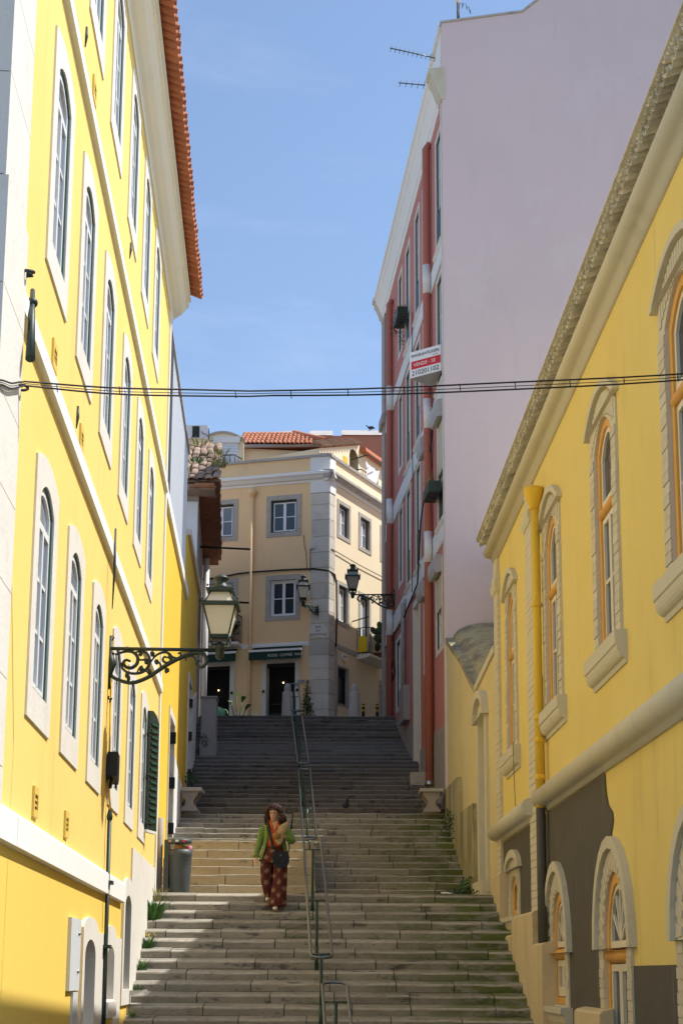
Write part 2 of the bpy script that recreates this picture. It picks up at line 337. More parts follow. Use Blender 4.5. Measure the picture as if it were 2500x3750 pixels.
bm_ = bpy.data.materials.new('bulb'); bm_.use_nodes = True; bm_.node_tree.nodes['Principled BSDF'].inputs['Emission Color'].default_value = (1, .7, .35, 1); bm_.node_tree.nodes['Principled BSDF'].inputs['Emission Strength'].default_value = 6; MAT['bulb'] = bm_
def plaid():
    m = bpy.data.materials.new('plaid_cloth'); m.use_nodes = True; t = m.node_tree; N = t.nodes; L = t.links; p = N['Principled BSDF']
    p.inputs['Roughness'].default_value = .9; p.inputs['Specular IOR Level'].default_value = .15
    tcn = N.new('ShaderNodeTexCoord'); mp = N.new('ShaderNodeMapping'); mp.inputs['Rotation'].default_value = (0, rad(45), 0)
    nzd = N.new('ShaderNodeTexNoise'); nzd.inputs['Scale'].default_value = 5; nzd.inputs['Detail'].default_value = 3; L.new(tcn.outputs['Object'], nzd.inputs['Vector'])
    vm_ = N.new('ShaderNodeVectorMath'); vm_.operation = 'MULTIPLY_ADD'; vm_.inputs[1].default_value = (.10, .10, .10); L.new(nzd.outputs['Color'], vm_.inputs[0]); L.new(tcn.outputs['Object'], vm_.inputs[2]); L.new(vm_.outputs[0], mp.inputs[0]); sp = N.new('ShaderNodeSeparateXYZ'); L.new(mp.outputs[0], sp.inputs[0])
    def band(ax, period, width, off=0):
        a = N.new('ShaderNodeMath'); a.operation = 'ADD'; a.inputs[1].default_value = 5+off; L.new(sp.outputs[ax], a.inputs[0])
        b = N.new('ShaderNodeMath'); b.operation = 'MODULO'; b.inputs[1].default_value = period; L.new(a.outputs[0], b.inputs[0])
        c = N.new('ShaderNodeMath'); c.operation = 'LESS_THAN'; c.inputs[1].default_value = width; L.new(b.outputs[0], c.inputs[0]); return c.outputs[0]
    def mul(a, b):
        c = N.new('ShaderNodeMath'); c.operation = 'MULTIPLY'; L.new(a, c.inputs[0]); L.new(b, c.inputs[1]); return c.outputs[0]
    def mixc(cur, fac, c, am):
        k = N.new('ShaderNodeMath'); k.operation = 'MULTIPLY'; k.inputs[1].default_value = am; L.new(fac, k.inputs[0])
        mx = N.new('ShaderNodeMix'); mx.data_type = 'RGBA'; L.new(k.outputs[0], mx.inputs['Factor']); L.new(cur, mx.inputs[6]); mx.inputs[7].default_value = (*c, 1); return mx.outputs[2]
    base = N.new('ShaderNodeRGB'); base.outputs[0].default_value = (.085, .022, .020, 1); cur = base.outputs[0]
    X, Z = band(0, .145, .06), band(2, .145, .06)
    cur = mixc(cur, X, (.15, .05, .035), .45); cur = mixc(cur, Z, (.15, .05, .035), .45)
    cur = mixc(cur, mul(X, Z), (.27, .185, .115), .7)
    for ax in (0, 2): cur = mixc(cur, band(ax, .145, .007, .03), (.06, .02, .02), .6)
    L.new(cur, p.inputs['Base Color'])
    nb = N.new('ShaderNodeTexNoise'); nb.inputs['Scale'].default_value = 14; L.new(tcn.outputs['Object'], nb.inputs['Vector']); bn = N.new('ShaderNodeBump'); bn.inputs['Strength'].default_value = .5; bn.inputs['Distance'].default_value = .02; L.new(nb.outputs[0], bn.inputs['Height']); L.new(bn.outputs[0], p.inputs['Normal']); MAT['plaid_cloth'] = m
plaid()
# ============================================================ THE SETTING: ground, stairs
LA, LB = -1.84, -.0497      # left facade line  X = LA + LB*Y
RA, RB = 3.15, -.0206       # right yellow facade
GA, GB = 3.643, -.042       # garden wall
KA, KB = 5.02, -.085        # salmon facade
FL = Fr((LA, 0), (LB, 1), (1, -LB)); FR = Fr((RA, 0), (RB, 1), (-1, RB)); FG = Fr((GA, 0), (GB, 1), (-1, GB)); FK = Fr((KA, 0), (KB, 1), (-1, KB))
XYZ = lambda x, y, z: Vector((x, y, z))
GROUND = -1.645
tag(solo('ground', MB().box((-300, -300, GROUND-.5), (300, 300, GROUND)), 'asphalt'), kind='structure')
tag(solo('street', MB().box((-30, 41.55, 6.2), (30, 75, 7.125)), 'paving'), kind='structure')

stairs = tag(put('stairs', None, None, Matrix.Translation((0, 24.5, 1.2))), kind='structure')
def stone(x0, x1, y, z, tread, riser, rn, worn):
    m = MB(); n = 4
    if worn: prof = [(.022, -riser-.012), (.010, -riser+.006), (.0, -riser+.016), (.0, -.048), (.009, -.030), (.040, -.017), (.12, -.006), (tread+.06, .020), (tread+.06, -riser-.012)]
    else: prof = [(.022, -riser-.012), (.010, -riser+.006), (.0, -riser+.016), (.0, -.026), (.004, -.010), (.016, -.003), (.06, 0), (tread+.06, .010), (tread+.06, -riser-.012)]
    dy, dz, wear = rn.uniform(-.014, .014), rn.uniform(-.007, .007), rn.uniform(.004, .018)
    rings = []
    for k in range(n+1):
        t = k/n; x = x0+(x1-x0)*t
        dip = -wear*math.sin(math.pi*t)*rn.uniform(.4, 1)+rn.uniform(-.003, .003); jy = rn.uniform(-.006, .006)
        if k in (0, n): dip -= .004; jy += .006
        rings.append([Vector((x, y+dy+jy+a+(.006*rn.random() if 2 < i < 6 else 0), z+dz+b+(dip if 2 < i < 7 else 0))) for i, (a, b) in enumerate(prof)])
    m.loft(rings, sm=False); m.np = len(prof); return m
def step_row(x0, x1, y, z, tread, riser, mt, seed, lens=(.8, 1.25), worn=False):
    rn = random.Random(seed); x = x0-rn.uniform(0, .6)
    while x < x1:
        w = rn.uniform(*lens); a, b = max(x, x0), min(x+w, x1)
        if x1-b < .35: b = x1
        if b-a > .12:
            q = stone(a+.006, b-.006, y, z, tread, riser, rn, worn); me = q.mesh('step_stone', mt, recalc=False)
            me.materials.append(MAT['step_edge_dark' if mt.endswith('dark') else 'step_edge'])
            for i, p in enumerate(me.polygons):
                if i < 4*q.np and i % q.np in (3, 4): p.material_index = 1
            part('step_stone', me, None, stairs)
        x = b if b == x1 else x+w
def core(pts, x0, x1, zb):
    poly = [(pts[0][0], zb)]+pts+[(pts[-1][0], zb)]
    part('stair_core', MB().prism(poly, x0, x1, lambda a, b, h: Vector((h, a, b))), 'core', stairs)
# lower flight
for n in range(19):
    step_row(-3.22, 2.68, 24.5-.36*n, 1.30-.155*n, .36, .155, 'step_stone', 100+n, (.75, 1.2) if n < 14 else (2, 3), True)
core([(24.5-.36*18.5, 1.30-.155*18.5-.2), (24.5, 1.08), (25.2, 1.08)], -3.3, 2.75, -1.7)
part('landing', MB().prism([(24.9, 1.0), (27.9, 1.0), (27.9, 1.405), (24.9, 1.304)], -3.3, 2.75, lambda a, b, h: Vector((h, a, b))), 'paving', stairs)
# broad side block on the left, then its second flight
for i, (y, z, r) in enumerate([(26.4, 1.544, .2), (26.74, 1.749, .205), (27.08, 1.921, .172), (27.42, 2.097, .176), (27.76, 2.277, .18), (28.1, 2.473, .196)]):
    step_row(-3.4, -.44-.012*i, y, z, .34, r, 'step_stone_clean', 200+i, (1.1, 2.0))
part('side_landing', MB().prism([(26.6, 1.2), (29.2, 1.2), (29.2, 2.48), (28.45, 2.465), (26.6, 1.45)], -3.45, -.52, lambda a, b, h: Vector((h, a, b))), 'step_stone_clean', stairs)
for i, y in enumerate([29.08, 29.72, 30.35, 31.0, 31.65, 32.25]):
    step_row(-3.5, -1.04, y, 2.6+.163*i, .64, .163, 'step_stone', 230+i)
core([(29.1, 2.3), (32.4, 3.1), (33.2, 3.1)], -3.6, -1.04, 1.0)
# right flight
YR = [27.68, 28.12, 28.50, 28.90, 29.27, 29.60, 29.93, 30.24, 30.56, 30.88, 31.22, 31.58, 31.95]
for i, y in enumerate(YR):
    step_row(-1.02, 2.62, y, 1.555+.155*i, .38, .155, 'step_stone', 300+i)
core([(27.8, 1.35), (32.0, 3.2), (33.2, 3.2)], -1.02, 2.7, 1.0)
# upper flight
YU = [32.36, 32.85, 33.35, 33.80, 34.23, 34.63, 35.0, 35.44, 35.87, 36.32, 36.76, 37.19, 37.60, 38.01, 38.43, 38.86, 39.22, 39.56, 39.86, 40.18, 40.47, 40.73, 41.0, 41.36]
for i, y in enumerate(YU):
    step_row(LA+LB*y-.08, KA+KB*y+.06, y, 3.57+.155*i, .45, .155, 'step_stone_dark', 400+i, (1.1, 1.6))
core([(32.5, 3.35), (41.5, 6.9), (41.9, 6.9)], -4.2, 2.6, 1.5)

# ------------------------------------------------------------ plants
def blade(m, c, d, h, w, rn, bend=.5, seg=3):
    c = Vector(c); d = Vector((d[0], d[1], 0)); sd = Vector((-d.y, d.x, 0)); vs = []
    if sd.length < 1e-6: sd = Vector((1, 0, 0))
    sd.normalize()
    for k in range(seg+1):
        t = k/seg; p = c+d*(t**1.4)*bend*h+Vector((0, 0, h*(t-.35*bend*t*t)))
        ww = w*(1-t)**.6*(.5+.5*min(1, t*4)) if k < seg else .0008
        vs += [p-sd*ww, p+sd*ww]
    m.add(vs, [(2*k, 2*k+1, 2*k+3, 2*k+2) for k in range(seg)])
def weed(c, n, h, w, spread, mt, label, seed, flowers=0, bend=.6, cat='weed', name='weed', group=None):
    rn = random.Random(seed); m = MB()
    for k in range(n):
        a = rn.uniform(0, 6.283); r = spread*math.sqrt(rn.random())
        blade(m, (c[0]+math.cos(a)*r, c[1]+math.sin(a)*r*.7, c[2]-.01), (math.cos(a), math.sin(a)), h*rn.uniform(.45, 1), w*rn.uniform(.6, 1.2), rn, bend*rn.uniform(.4, 1.2))
    o = solo(name, m, mt, label, cat, group)
    if flowers:
        f = MB()
        for k in range(flowers):
            f.blob((c[0]+rn.uniform(-1, 1)*spread*1.2, c[1]+rn.uniform(-1, 0)*spread, c[2]+h*rn.uniform(.5, 1)), (.012, .012, .01), k, 6, 3)
        part('flower', f, 'flower_yellow', o)
    return o
def bushy(m, c, r, n, size, rn):
    """leaf-sized faces spread through an ellipsoid"""
    for k in range(n):
        while True:
            q = Vector((rn.uniform(-1, 1), rn.uniform(-1, 1), rn.uniform(-1, 1)))
            if q.length < 1: break
        p = Vector((c[0]+q.x*r[0], c[1]+q.y*r[1], c[2]+q.z*r[2])); s = size*rn.uniform(.5, 1.3)
        u = Vector((rn.uniform(-1, 1), rn.uniform(-1, 1), rn.uniform(-.4, 1))).normalized(); v = u.orthogonal().normalized()
        m.add([p, p+u*s*.5+v*s*.35, p+u*s, p+u*s*.5-v*s*.35], [(0, 1, 2, 3)])
# ============================================================ LEFT: three-storey yellow building
def wall_body(m, fr, outer, depth, holes=(), h=0):
    """front sheet with openings, plus sides, top and back so that the house is closed"""
    m.sheet(outer, holes, h, fr.P); n = len(outer)
    vs = [fr.P(a, b, h) for a, b in outer]+[fr.P(a, b, -depth) for a, b in outer]
    m.add(vs, [(i, (i+1) % n, n+(i+1) % n, n+i) for i in range(n)]+[tuple(range(n, 2*n))]); return m

LY = thing('yellow_building', 'tall sunlit yellow building with white string courses and arched stone windows on the left', 'building', FL.P(17, GROUND, -4))
OUT = segarch(.61, 0, 2.08, 2.20); INN = segarch(.375, .26, 1.83, 1.98)
COLS = [11.76, 13.69, 15.68, 17.80, 19.88, 21.93]
ROWS = [1.92, 5.64, 9.25]
holes = []
for r, z0 in enumerate(ROWS):
    for c in COLS: holes.append([(c-a, z0+b) for a, b in segarch(.376, .259, 1.831, 1.981)])
BAS = [(15.82, .48, -.75, .17, .35, .66, .58, .46), (17.93, .42, -.30, .17, .32, .56, .56, .46), (20.03, .44, -.20, .86, 1.02, .63, 1.25, 1.05)]  # centre, hw, bottom, spring, crown, outer hw, outer crown, outer spring
for c, hw, zb, zs, za, ow, oa, os_ in BAS: holes.append(arch(hw+.001, zb-.001, zs, za+.001, 10, c))
outer = [(9.25, GROUND-.1), (24.95, GROUND-.1), (24.95, 11.9), (9.25, 11.9)]
part('wall', wall_body(MB(), FL, outer, 9, holes), 'yellow_render', LY)

# shared window meshes (local axes)
WSUR = MB().ring(OUT, INN, -.005, .018, loc3, hin=-.08).mesh('window', 'limestone')
def inset(hw, z0, zs, za, d): return segarch(hw-d, z0+d, zs-d*.3, za-d)
WCAS = MB().ring(segarch(.374, .261, 1.829, 1.979), inset(.375, .26, 1.83, 1.98, .025), -.08, .001, loc3).mesh('casing', 'green_wood')
A1 = inset(.375, .26, 1.83, 1.98, .026); A2 = inset(.375, .26, 1.83, 1.98, .075)
m = MB().ring(A1, A2, -.06, -.012, loc3); m.box((-.03, .33, -.062), (.03, 1.62, -.009), lambda x, z, y: Vector((x, y, z)))
m.box((-.30, 1.60, -.061), (.30, 1.66, -.011), lambda x, z, y: Vector((x, y, z)))
for zz in (.75, 1.18):
    m.box((-.29, zz, -.055), (-.03, zz+.03, -.022), lambda x, z, y: Vector((x, y, z))); m.box((.03, zz, -.055), (.29, zz+.03, -.022), lambda x, z, y: Vector((x, y, z)))
WFRM = m.mesh('frame', 'white_frame')
PB = lambda x, z, y: Vector((x, y, z))
WP = {}
def pane_mesh(x0, x1, z0, z1, mt='glass_pale'):
    key = (round(x0, 3), round(x1, 3), round(z0, 3), round(z1, 3), mt)
    if key not in WP: WP[key] = MB().box((x0, z0, -.046), (x1, z1, -.036), PB).mesh('pane', mt)
    return WP[key]
ATOP = MB().prism(segarch(.28, 1.66, 1.76, 1.88), -.046, -.036, loc3).mesh('pane', 'glass_pale')
def hash_(*a): return math.sin(sum(v*(12.9+7.1*i) for i, v in enumerate(a)))*43758.5453 % 1
def left_window(s, z, shutter=False):
    M = FL.M(s, z); w = part('window', WSUR, None, LY, M)
    part('casing', WCAS, None, w, M); part('frame', WFRM, None, w, M)
    for x0, x1 in ((-.29, -.03), (.03, .29)):
        for z0, z1 in ((.345, .75), (.78, 1.18), (1.21, 1.60)): part('pane', pane_mesh(x0, x1, z0, z1, 'glass_pale' if hash_(s, z, x0) < .75 else 'glass_curtain'), None, w, M)
    part('pane', ATOP, None, w, M); return w
for r, z0 in enumerate(ROWS):
    for k, c in enumerate(COLS):
        w = left_window(c, z0)
        if r == 0 and k == 5:
            # open louvred shutter, hinged on the far jamb and standing out from the wall
            fr = Fr(FL.P(c+.42, 0, .04)[:2], (.22, .975), (.975, -.22))
            sh = MB().prism([(0, z0+.20), (.42, z0+.20), (.42, z0+1.86), (.30, z0+1.97), (.14, z0+2.02), (0, z0+2.0)], -.02, .02, fr.P)
            so = part('shutter', sh, 'dark_green', w)
            for q in range(16): part('slat', MB().box((.06, z0+.32+q*.098, .02), (.36, z0+.35+q*.098, .042), fr.P), 'green_wood', so)
            for q, zz in enumerate((z0+.30, z0+1.02, z0+1.68)):
                part('hinge', MB().tube([FL.P(c+.30, zz, .035), FL.P(c+.40, zz, .05), fr.P(.2, zz, .045)], .011, 6), 'green_iron', so)
            part('shutter_foot', MB().box((-.02, z0+.16, -.03), (.42, z0+.198, .03), fr.P), 'limestone', so)
# string courses, corner strip, plinth, cornice
def band(z0, z1, s0, s1, h=.055): return MB().extr([(-.02, z0), (h, z0+.012), (h, z1-.03), (h-.015, z1), (-.02, z1+.012)], s0, s1, FL.P)
part('string_course', band(8.20, 8.38, 10.05, 24.9), 'white_paint', LY)
part('string_course', band(4.66, 4.86, 10.05, 24.9), 'white_paint', LY)
part('string_course', band(.88, 1.13, 9.7, 19.28, .06), 'white_paint', LY)
part('corner_strip', MB().box((24.78, -1.7, -.3), (25.0, 11.54, .03), lambda s, z, h: FL.P(s, z, h)), 'white_paint', LY)
part('plinth', MB().prism([(20.55, -1.7), (24.775, -1.7), (24.775, 1.70), (20.55, 1.70)], -.02, .022, FL.P), 'limestone', LY)
part('plinth', MB().prism([(16.42, -1.7), (17.38, -1.7), (17.38, .44), (16.42, .44)], -.02, .022, FL.P), 'limestone', LY)
part('plinth', MB().prism([(18.47, -1.7), (19.36, -1.7), (19.36, .44), (18.47, .44)], -.02, .022, FL.P), 'limestone', LY)
prof = [(-.05, 11.54), (.02, 11.54), (.03, 11.60), (.05, 11.62), (.10, 11.65), (.19, 11.72), (.25, 11.80), (.27, 11.83), (.30, 11.84), (.30, 11.94), (.34, 11.95), (.34, 12.0), (-.05, 12.06)]
cm = MB().extr(prof, 9.0, 25.3, FL.P); part('cornice', cm, 'cornice_paint', LY)
part('roof', MB().extr([(.30, 12.0), (.30, 12.08), (-4.2, 13.9), (-9, 12.0)], 9.0, 25.3, FL.P), 'roof_tile', LY)
# eave tiles, one by one
def barrel(r, L, th=.012, n=7, up=False, taper=.88):
    m = MB(); rings = []
    for x, rr in ((0, r), (L, r*taper)):
        o = [(math.cos(math.pi*k/n), math.sin(math.pi*k/n)) for k in range(n+1)]
        q = [Vector((a*rr, -x, (b if up else -b)*rr)) for a, b in o]+[Vector((a*(rr-th), -x, (b if up else -b)*(rr-th))) for a, b in reversed(o)]
        rings.append(q)
    return m.loft(rings, sm=True)
TB = barrel(.082, .5).mesh('roof_tile', 'roof_tile'); TU = barrel(.075, .5, up=True).mesh('roof_tile', 'roof_tile')
tilt = Matrix.Rotation(rad(-20), 4, 'X')
s = 14.6
while s < 25.4:
    part('roof_tile', TB, None, LY, FL.M(s, 12.10+random.uniform(-.006, .006), .54+random.uniform(-.01, .012)) @ tilt)
    if s > 15.6: part('roof_tile', TU, None, LY, FL.M(s+.085, 12.115, .53+random.uniform(-.01, .01)) @ tilt)
    s += .17
# quoins at the near corner
z = GROUND; k = 0
while z < 11.5:
    hh = random.uniform(.55, .8); z1 = min(z+hh, 11.52); d = 10.05
    part('quoin_stone', MB().prism([(9.2, z+.004), (d, z+.004), (d, z1-.004), (9.2, z1-.004)], -.6, .035+.02*(z < 4.8), FL.P), 'limestone', LY); z = z1; k += 1
# ventilator grilles
for s, z in ((11.82, 1.33), (13.71, 1.34), (11.81, 5.08), (13.70, 5.05), (13.64, 8.70)):
    v = part('vent', MB().ring(rect(s-.12, s+.12, z-.12, z+.12), rect(s-.075, s+.075, z-.06, z+.06), -.005, .02, FL.P), 'beige_vent', LY)
    part('grille', MB().box((s-.075, z-.06, .0015), (s+.075, z+.06, .004), FL.P), 'dark_inside', v)
    for q in (-1, 1): part('grille_bar', MB().box((s-.075, z+q*.022-.007, .004), (s+.075, z+q*.022+.007, .014), FL.P), 'beige_vent', v)
# basement openings
for i, (c, hw, zb, zs, za, ow, oa, os_) in enumerate(BAS):
    zo = zb-.2 if i else GROUND
    b = part('basement_window', MB().ring(arch(ow, zo, os_, oa, 10, c), arch(hw, zb, zs, za, 10, c), -.005, .034, FL.P, hin=-.3), 'limestone', LY)
    part('back_panel', MB().prism(arch(hw-.005, zb+.005, zs, za-.005, 10, c), -.30, -.27, FL.P), 'grey_render' if i < 2 else 'dark_inside', b)
    if i == 0:
        part('grille_bar', MB().tube([FL.P(c-.40, zb, -.04), FL.P(c-.40, za-.12, -.04)], .022, 8), 'green_iron', b)
        part('grille_bar', MB().tube([FL.P(c-.1, zb, -.12), FL.P(c-.1, za-.02, -.12)], .02, 8), 'green_iron', b)
        for zz in (.03, -.42): part('knob', MB().blob(FL.P(c-.40, zz, -.03), (.05, .05, .042), 3), 'green_iron', b)
    if i == 2:
        for q in range(22): part('louvre', MB().box((c-.43, zb+.03+q*.049, -.16), (c+.43, zb+.055+q*.049, -.09), FL.P), 'dark_green', b)
    if i == 1: part('sill', MB().box((c-.5, zb-.2, .02), (c+.5, zb-.02, .07), FL.P), 'limestone', b)
# iron wall anchors
for s, z0, z1 in ((16.45, 4.05, 5.0), (12.46, 8.40, 8.62), (12.9, 4.86, 5.08), (17.05, 8.62, 8.84)):
    part('wall_anchor', MB().tube([FL.P(s, z0, .065), FL.P(s, (z0+z1)/2, .075), FL.P(s+.02, z1, .07)], [.006, .016, .011], 6), 'green_iron', LY)
# corrugated meter door
mt_ = thing('meter_cover', 'pale grey dented metal meter door beside the basement arches', 'meter cover', FL.P(14.55, -1.2, .03))
part('door_panel', MB().box((14.17, -.16, .0), (14.93, .52, .035), FL.P), 'light_panel', mt_)
part('lower_panel', MB().box((14.56, -1.0, .0), (14.93, -.165, .025), FL.P), 'light_panel', mt_)
for zz in (.02, .38): part('lock', MB().blob(FL.P(14.72, zz, .04), (.02, .02, .02), 1), 'silver', mt_)

# cable conduit on the facade with a junction box
cd = thing('cable_conduit', 'dark green cable conduit running down the sunlit yellow facade', 'conduit', FL.P(17.2, -1.6, .06))
part('pipe', MB().tube([FL.P(17.28, -1.64, .045), FL.P(17.13, 1.75, .045)], .024, 10), 'green_iron', cd)
part('cap', MB().lathe([(.03, 0), (.036, .04), (.022, .1), (.01, .16)], 10, FL.P(17.13, 1.73, .045)), 'green_iron', cd)
part('wire', MB().tube([FL.P(17.12, 1.85, .05), FL.P(17.06, 2.1, .03), FL.P(17.0, 2.6, .03), FL.P(16.93, 3.3, .03)], .012, 6), 'yellow_deep', cd)
for zz in (1.02, .3): part('clip', MB().box((17.10, zz-.02, 0), (17.30, zz+.02, .10), FL.P), 'green_iron', cd)
fb = thing('junction_box', 'small black junction box clamped to the yellow facade below the lamp', 'junction box', FL.P(17.1, 2.15, .12))
part('box_body', MB().prism([(16.95, 2.22), (17.15, 2.14), (17.22, 2.2), (17.22, 2.48), (16.98, 2.50)], .01, .13, FL.P), 'black_iron', fb)
part('cable_gland', MB().tube([FL.P(17.02, 2.2, .06), FL.P(17.02, 2.08, .05)], .02, 8), 'black_iron', fb)
part('cable_gland', MB().tube([FL.P(17.15, 2.2, .1), FL.P(17.15, 2.10, .1)], .014, 8), 'black_iron', fb)
# hook near corner and black cable bundle at the frame's edge
cb = [FL.P(9.8+.02*math.sin(z*3), z, .05+.02*math.sin(z*5)) for z in [GROUND+.2*k for k in range(15)]]
solo('cable_bundle', MB().tube(cb, .03, 8), 'cable_black', 'thick black cable bundle hanging on the near corner of the yellow facade', 'cable')
# spear-like iron bracket on the corner stone
fp = thing('iron_bracket', 'dark green tapered iron rod bracket fixed to the pale corner stone', 'bracket', FL.P(10.3, 4.8, .05))
part('rod', MB().tube([FL.P(10.36, 4.98, .05), FL.P(10.2, 4.72, .08), FL.P(9.98, 4.28, .12)], [.018, .024, .036], 10), 'green_iron', fp)
part('collar', MB().lathe([(.022, -.025), (.042, -.012), (.042, .012), (.022, .025)], 10, (0, 0, 0), FL.M(10.27, 4.84, .065) @ Matrix.Rotation(rad(-25), 4, 'Y')), 'green_iron', fp)
part('ring', MB().tube([FL.P(10.0+.045*math.cos(a), 4.95+.012*math.cos(a), .07+.045*math.sin(a)) for a in [k*math.pi/6 for k in range(12)]], .012, 6, True), 'green_iron', fp)
part('spike', MB().tube([FL.P(10.06, 4.94, .0), FL.P(10.06, 4.95, .1)], .012, 6), 'green_iron', fp)

# ============================================================ second house: yellow base, ribbed metal upper storey
H2 = thing('metal_clad_house', 'narrow yellow house topped by ribbed grey metal cladding behind the big yellow building', 'building', FL.P(28.6, 2, -4))
h2door = rect(28.0, 29.5, 2.3, 4.85)
part('wall', wall_body(MB(), FL, rect(25.02, 32.44, 1.0, 8.25), 8, [h2door], h=-.03), 'yellow_deep', H2)
part('string_course', MB().extr([(-.2, 8.20), (.03, 8.20), (.03, 8.42), (-.2, 8.46)], 25.02, 32.44, FL.P), 'white_paint', H2)
part('upper_wall', MB().box((25.1, 8.4, -8), (32.44, 11.55, -.14), FL.P), 'metal_clad', H2)
part('mesh_panel', MB().box((25.12, 8.47, -.13), (26.4, 11.6, -.02), FL.P), 'mesh_panel', H2)
for k in range(20):
    s = 26.45+k*.3
    part('cladding_panel', MB().prism([(s+.01, -.13), (s+.04, -.05), (s+.20, -.05), (s+.23, -.13)], 8.47, 11.6, lambda a, b, h: FL.P(a, h, b)), 'metal_clad', H2)
part('coping', MB().box((25.1, 11.605, -.4), (32.44, 11.66, -.01), FL.P), 'sign_grey', H2)
dr = part('door', MB().ring(rect(27.88, 29.62, 2.2, 5.0), h2door, -.03, -.005, FL.P, hin=-.25), 'limestone', H2)
part('door_leaf', MB().box((28.0, 2.3, -.26), (29.5, 4.84, -.20), FL.P), 'dark_green', dr)
for zz in (2.7, 3.6, 4.5): part('hinge', MB().box((29.38, zz, -.20), (29.48, zz+.22, .02), FL.P), 'black_iron', dr)
part('plinth', MB().prism([(29.64, 1.2), (32.42, 1.2), (32.42, 4.05), (31.2, 4.05), (29.64, 4.3)], -.04, .0, FL.P), 'whitewash', H2)
part('corner_pipe', MB().tube([FL.P(25.35, 1.3, .05), FL.P(25.35, 2.6, .05)], .05, 10), 'cabinet_grey', H2)
H3 = thing('low_yellow_house', 'low yellow house with pale sloping coping halfway up the stairs on the left', 'building', FL.P(35, 4, -4))
h3door = rect(34.2, 35.5, 4.2, 6.75)
part('wall', wall_body(MB(), FL, rect(32.46, 37.75, 1.0, 9.72), 7, [h3door], h=-.02), 'yellow_deep', H3)
part('coping', MB().extr([(-7, 9.72), (.05, 9.72), (.06, 9.86), (-7, 9.95)], 32.46, 37.75, FL.P), 'limestone', H3)
dr = part('door', MB().ring(rect(34.08, 35.62, 4.0, 6.9), h3door, -.02, .01, FL.P, hin=-.22), 'limestone', H3)
part('door_leaf', MB().box((34.2, 4.2, -.24), (35.5, 6.74, -.18), FL.P), 'dark_green', dr)
for zz in (4.6, 5.5, 6.3): part('hinge', MB().box((35.38, zz, -.18), (35.48, zz+.2, .03), FL.P), 'black_iron', dr)
part('plinth', MB().prism([(35.64, 3.5), (37.74, 3.5), (37.74, 7.1), (35.64, 6.5)], -.03, .01, FL.P), 'whitewash', H3)

# ============================================================ old house with overgrown roof
OH = thing('old_house', 'old grey house with weathered tile roof and deep brown eave at the stair top', 'building', (-5.2, 40.8, 7))
x0, x1, y0, y1, zt = -8.3, -3.74, 37.9, 44.2, 12.55
TH = lambda x, y, z: Vector((x-.073*(y-37.25), y, z))
part('wall', MB().box((x0, y0, 3.5), (x1, y1, zt), TH), 'grey_render', OH)
part('end_wall', MB().box((x0, y0-.02, 9.3), (x1-.02, y0-.002, zt-.3), TH), 'whitewash', OH)
part('corner_pipe', MB().tube([TH(x1+.12, 43.9, 7.2), TH(x1+.12, 43.9, 12.4)], .09, 8), 'whitewash', OH)
part('door', MB().box((x1-.02, 39.4, 6.4), (x1+.012, 40.3, 8.9), TH), 'grey_cornice', OH)
part('window', MB().box((x1-.02, 41.2, 9.3), (x1+.012, 41.9, 10.6), TH), 'door_dark', OH)
# hipped roof: slope facing the viewer and slope facing the stairs
ex, ey0, ey1, ez = -3.22, 37.25, 44.9, 12.62
rz = 14.75; ry_ = 40.5; rx = ex
part('roof_deck', MB().add([TH(*p) for p in ((ex+.0, ey0+.05, ez), (-7.9, ey0+.05, ez), (-7.9, ry_, rz), (ex-.1, ry_, rz), (ex+.0, ey1, ez), (-7.9, ey1, ez))],
     [(0, 1, 2, 3), (3, 2, 5, 4), (0, 3, 4), (1, 5, 2), (0, 4, 5, 1)]), 'old_tile', OH)
OT = barrel(.10, .40, .03, 5, up=True); OT.v = [(x, y, z*.42) for x, y, z in OT.v]; OT = OT.mesh('roof_tile', 'old_tile')
slope = math.atan2(rz-ez, ry_-ey0); rows = 11
for r in range(rows):
    t = r/rows; yy = ey0+(ry_-ey0)*t; zz = ez+(rz-ez)*t+.045; x = ex-.08
    while x > -5.1:
        part('roof_tile', OT, None, OH, Matrix.Translation(TH(x+random.uniform(-.02, .02), yy+random.uniform(-.05, .05), zz+random.uniform(-.02, .02))) @ Matrix.Rotation(slope+rad(2), 4, 'X') @ Matrix.Rotation(math.pi+random.uniform(-.1, .1), 4, 'Z') @ Matrix.Rotation(random.uniform(-.08, .08), 4, 'Y'))
        x -= .20
# eave along the stairs: bricks under tile ends
EB = MB().box((-.30, -.095, -.05), (.22, .095, .035)).mesh('eave_brick', 'eave_brick'); ET = barrel(.10, .5, .02, 6, up=True).mesh('eave_tile', 'eave_brick')
y = ey0+.1
while y < ey1:
    part('eave_brick', EB, None, OH, Matrix.Translation(TH(ex-.32, y, ez-.09+random.uniform(-.01, .01))) @ Matrix.Rotation(random.uniform(-.04, .04), 4, 'Z'))
    part('eave_tile', ET, None, OH, Matrix.Translation(TH(ex+.02+random.uniform(-.02, .02), y+.1, ez+.0)) @ Matrix.Rotation(rad(-90), 4, 'Z') @ Matrix.Rotation(rad(-18), 4, 'X'))
    y += .205
part('eave_board', MB().box((ex-.75, ey0+.02, ez-.16), (ex-.05, ey1-.02, ez-.142), TH), 'eave_brick', OH)
part('end_eave', MB().box((-7.8, ey0+.12, ez-.20), (ex-.1, y0+.02, ez-.06), TH, .02), 'old_tile', OH)
for zz, yy, l in ((11.72, 40.3, 1.40), (10.25, 40.6, 1.40)):
    m = MB().tube([TH(x1-.05, yy, zz), TH(x1+l, yy+.12, zz-.03)], .03, 6); solo('clothes_line_arm', m, 'black_iron', 'upper black clothes-line arm on the old house wall' if zz > 11 else 'lower black clothes-line arm on the old house wall', 'iron arm', 'clothes-line arms')
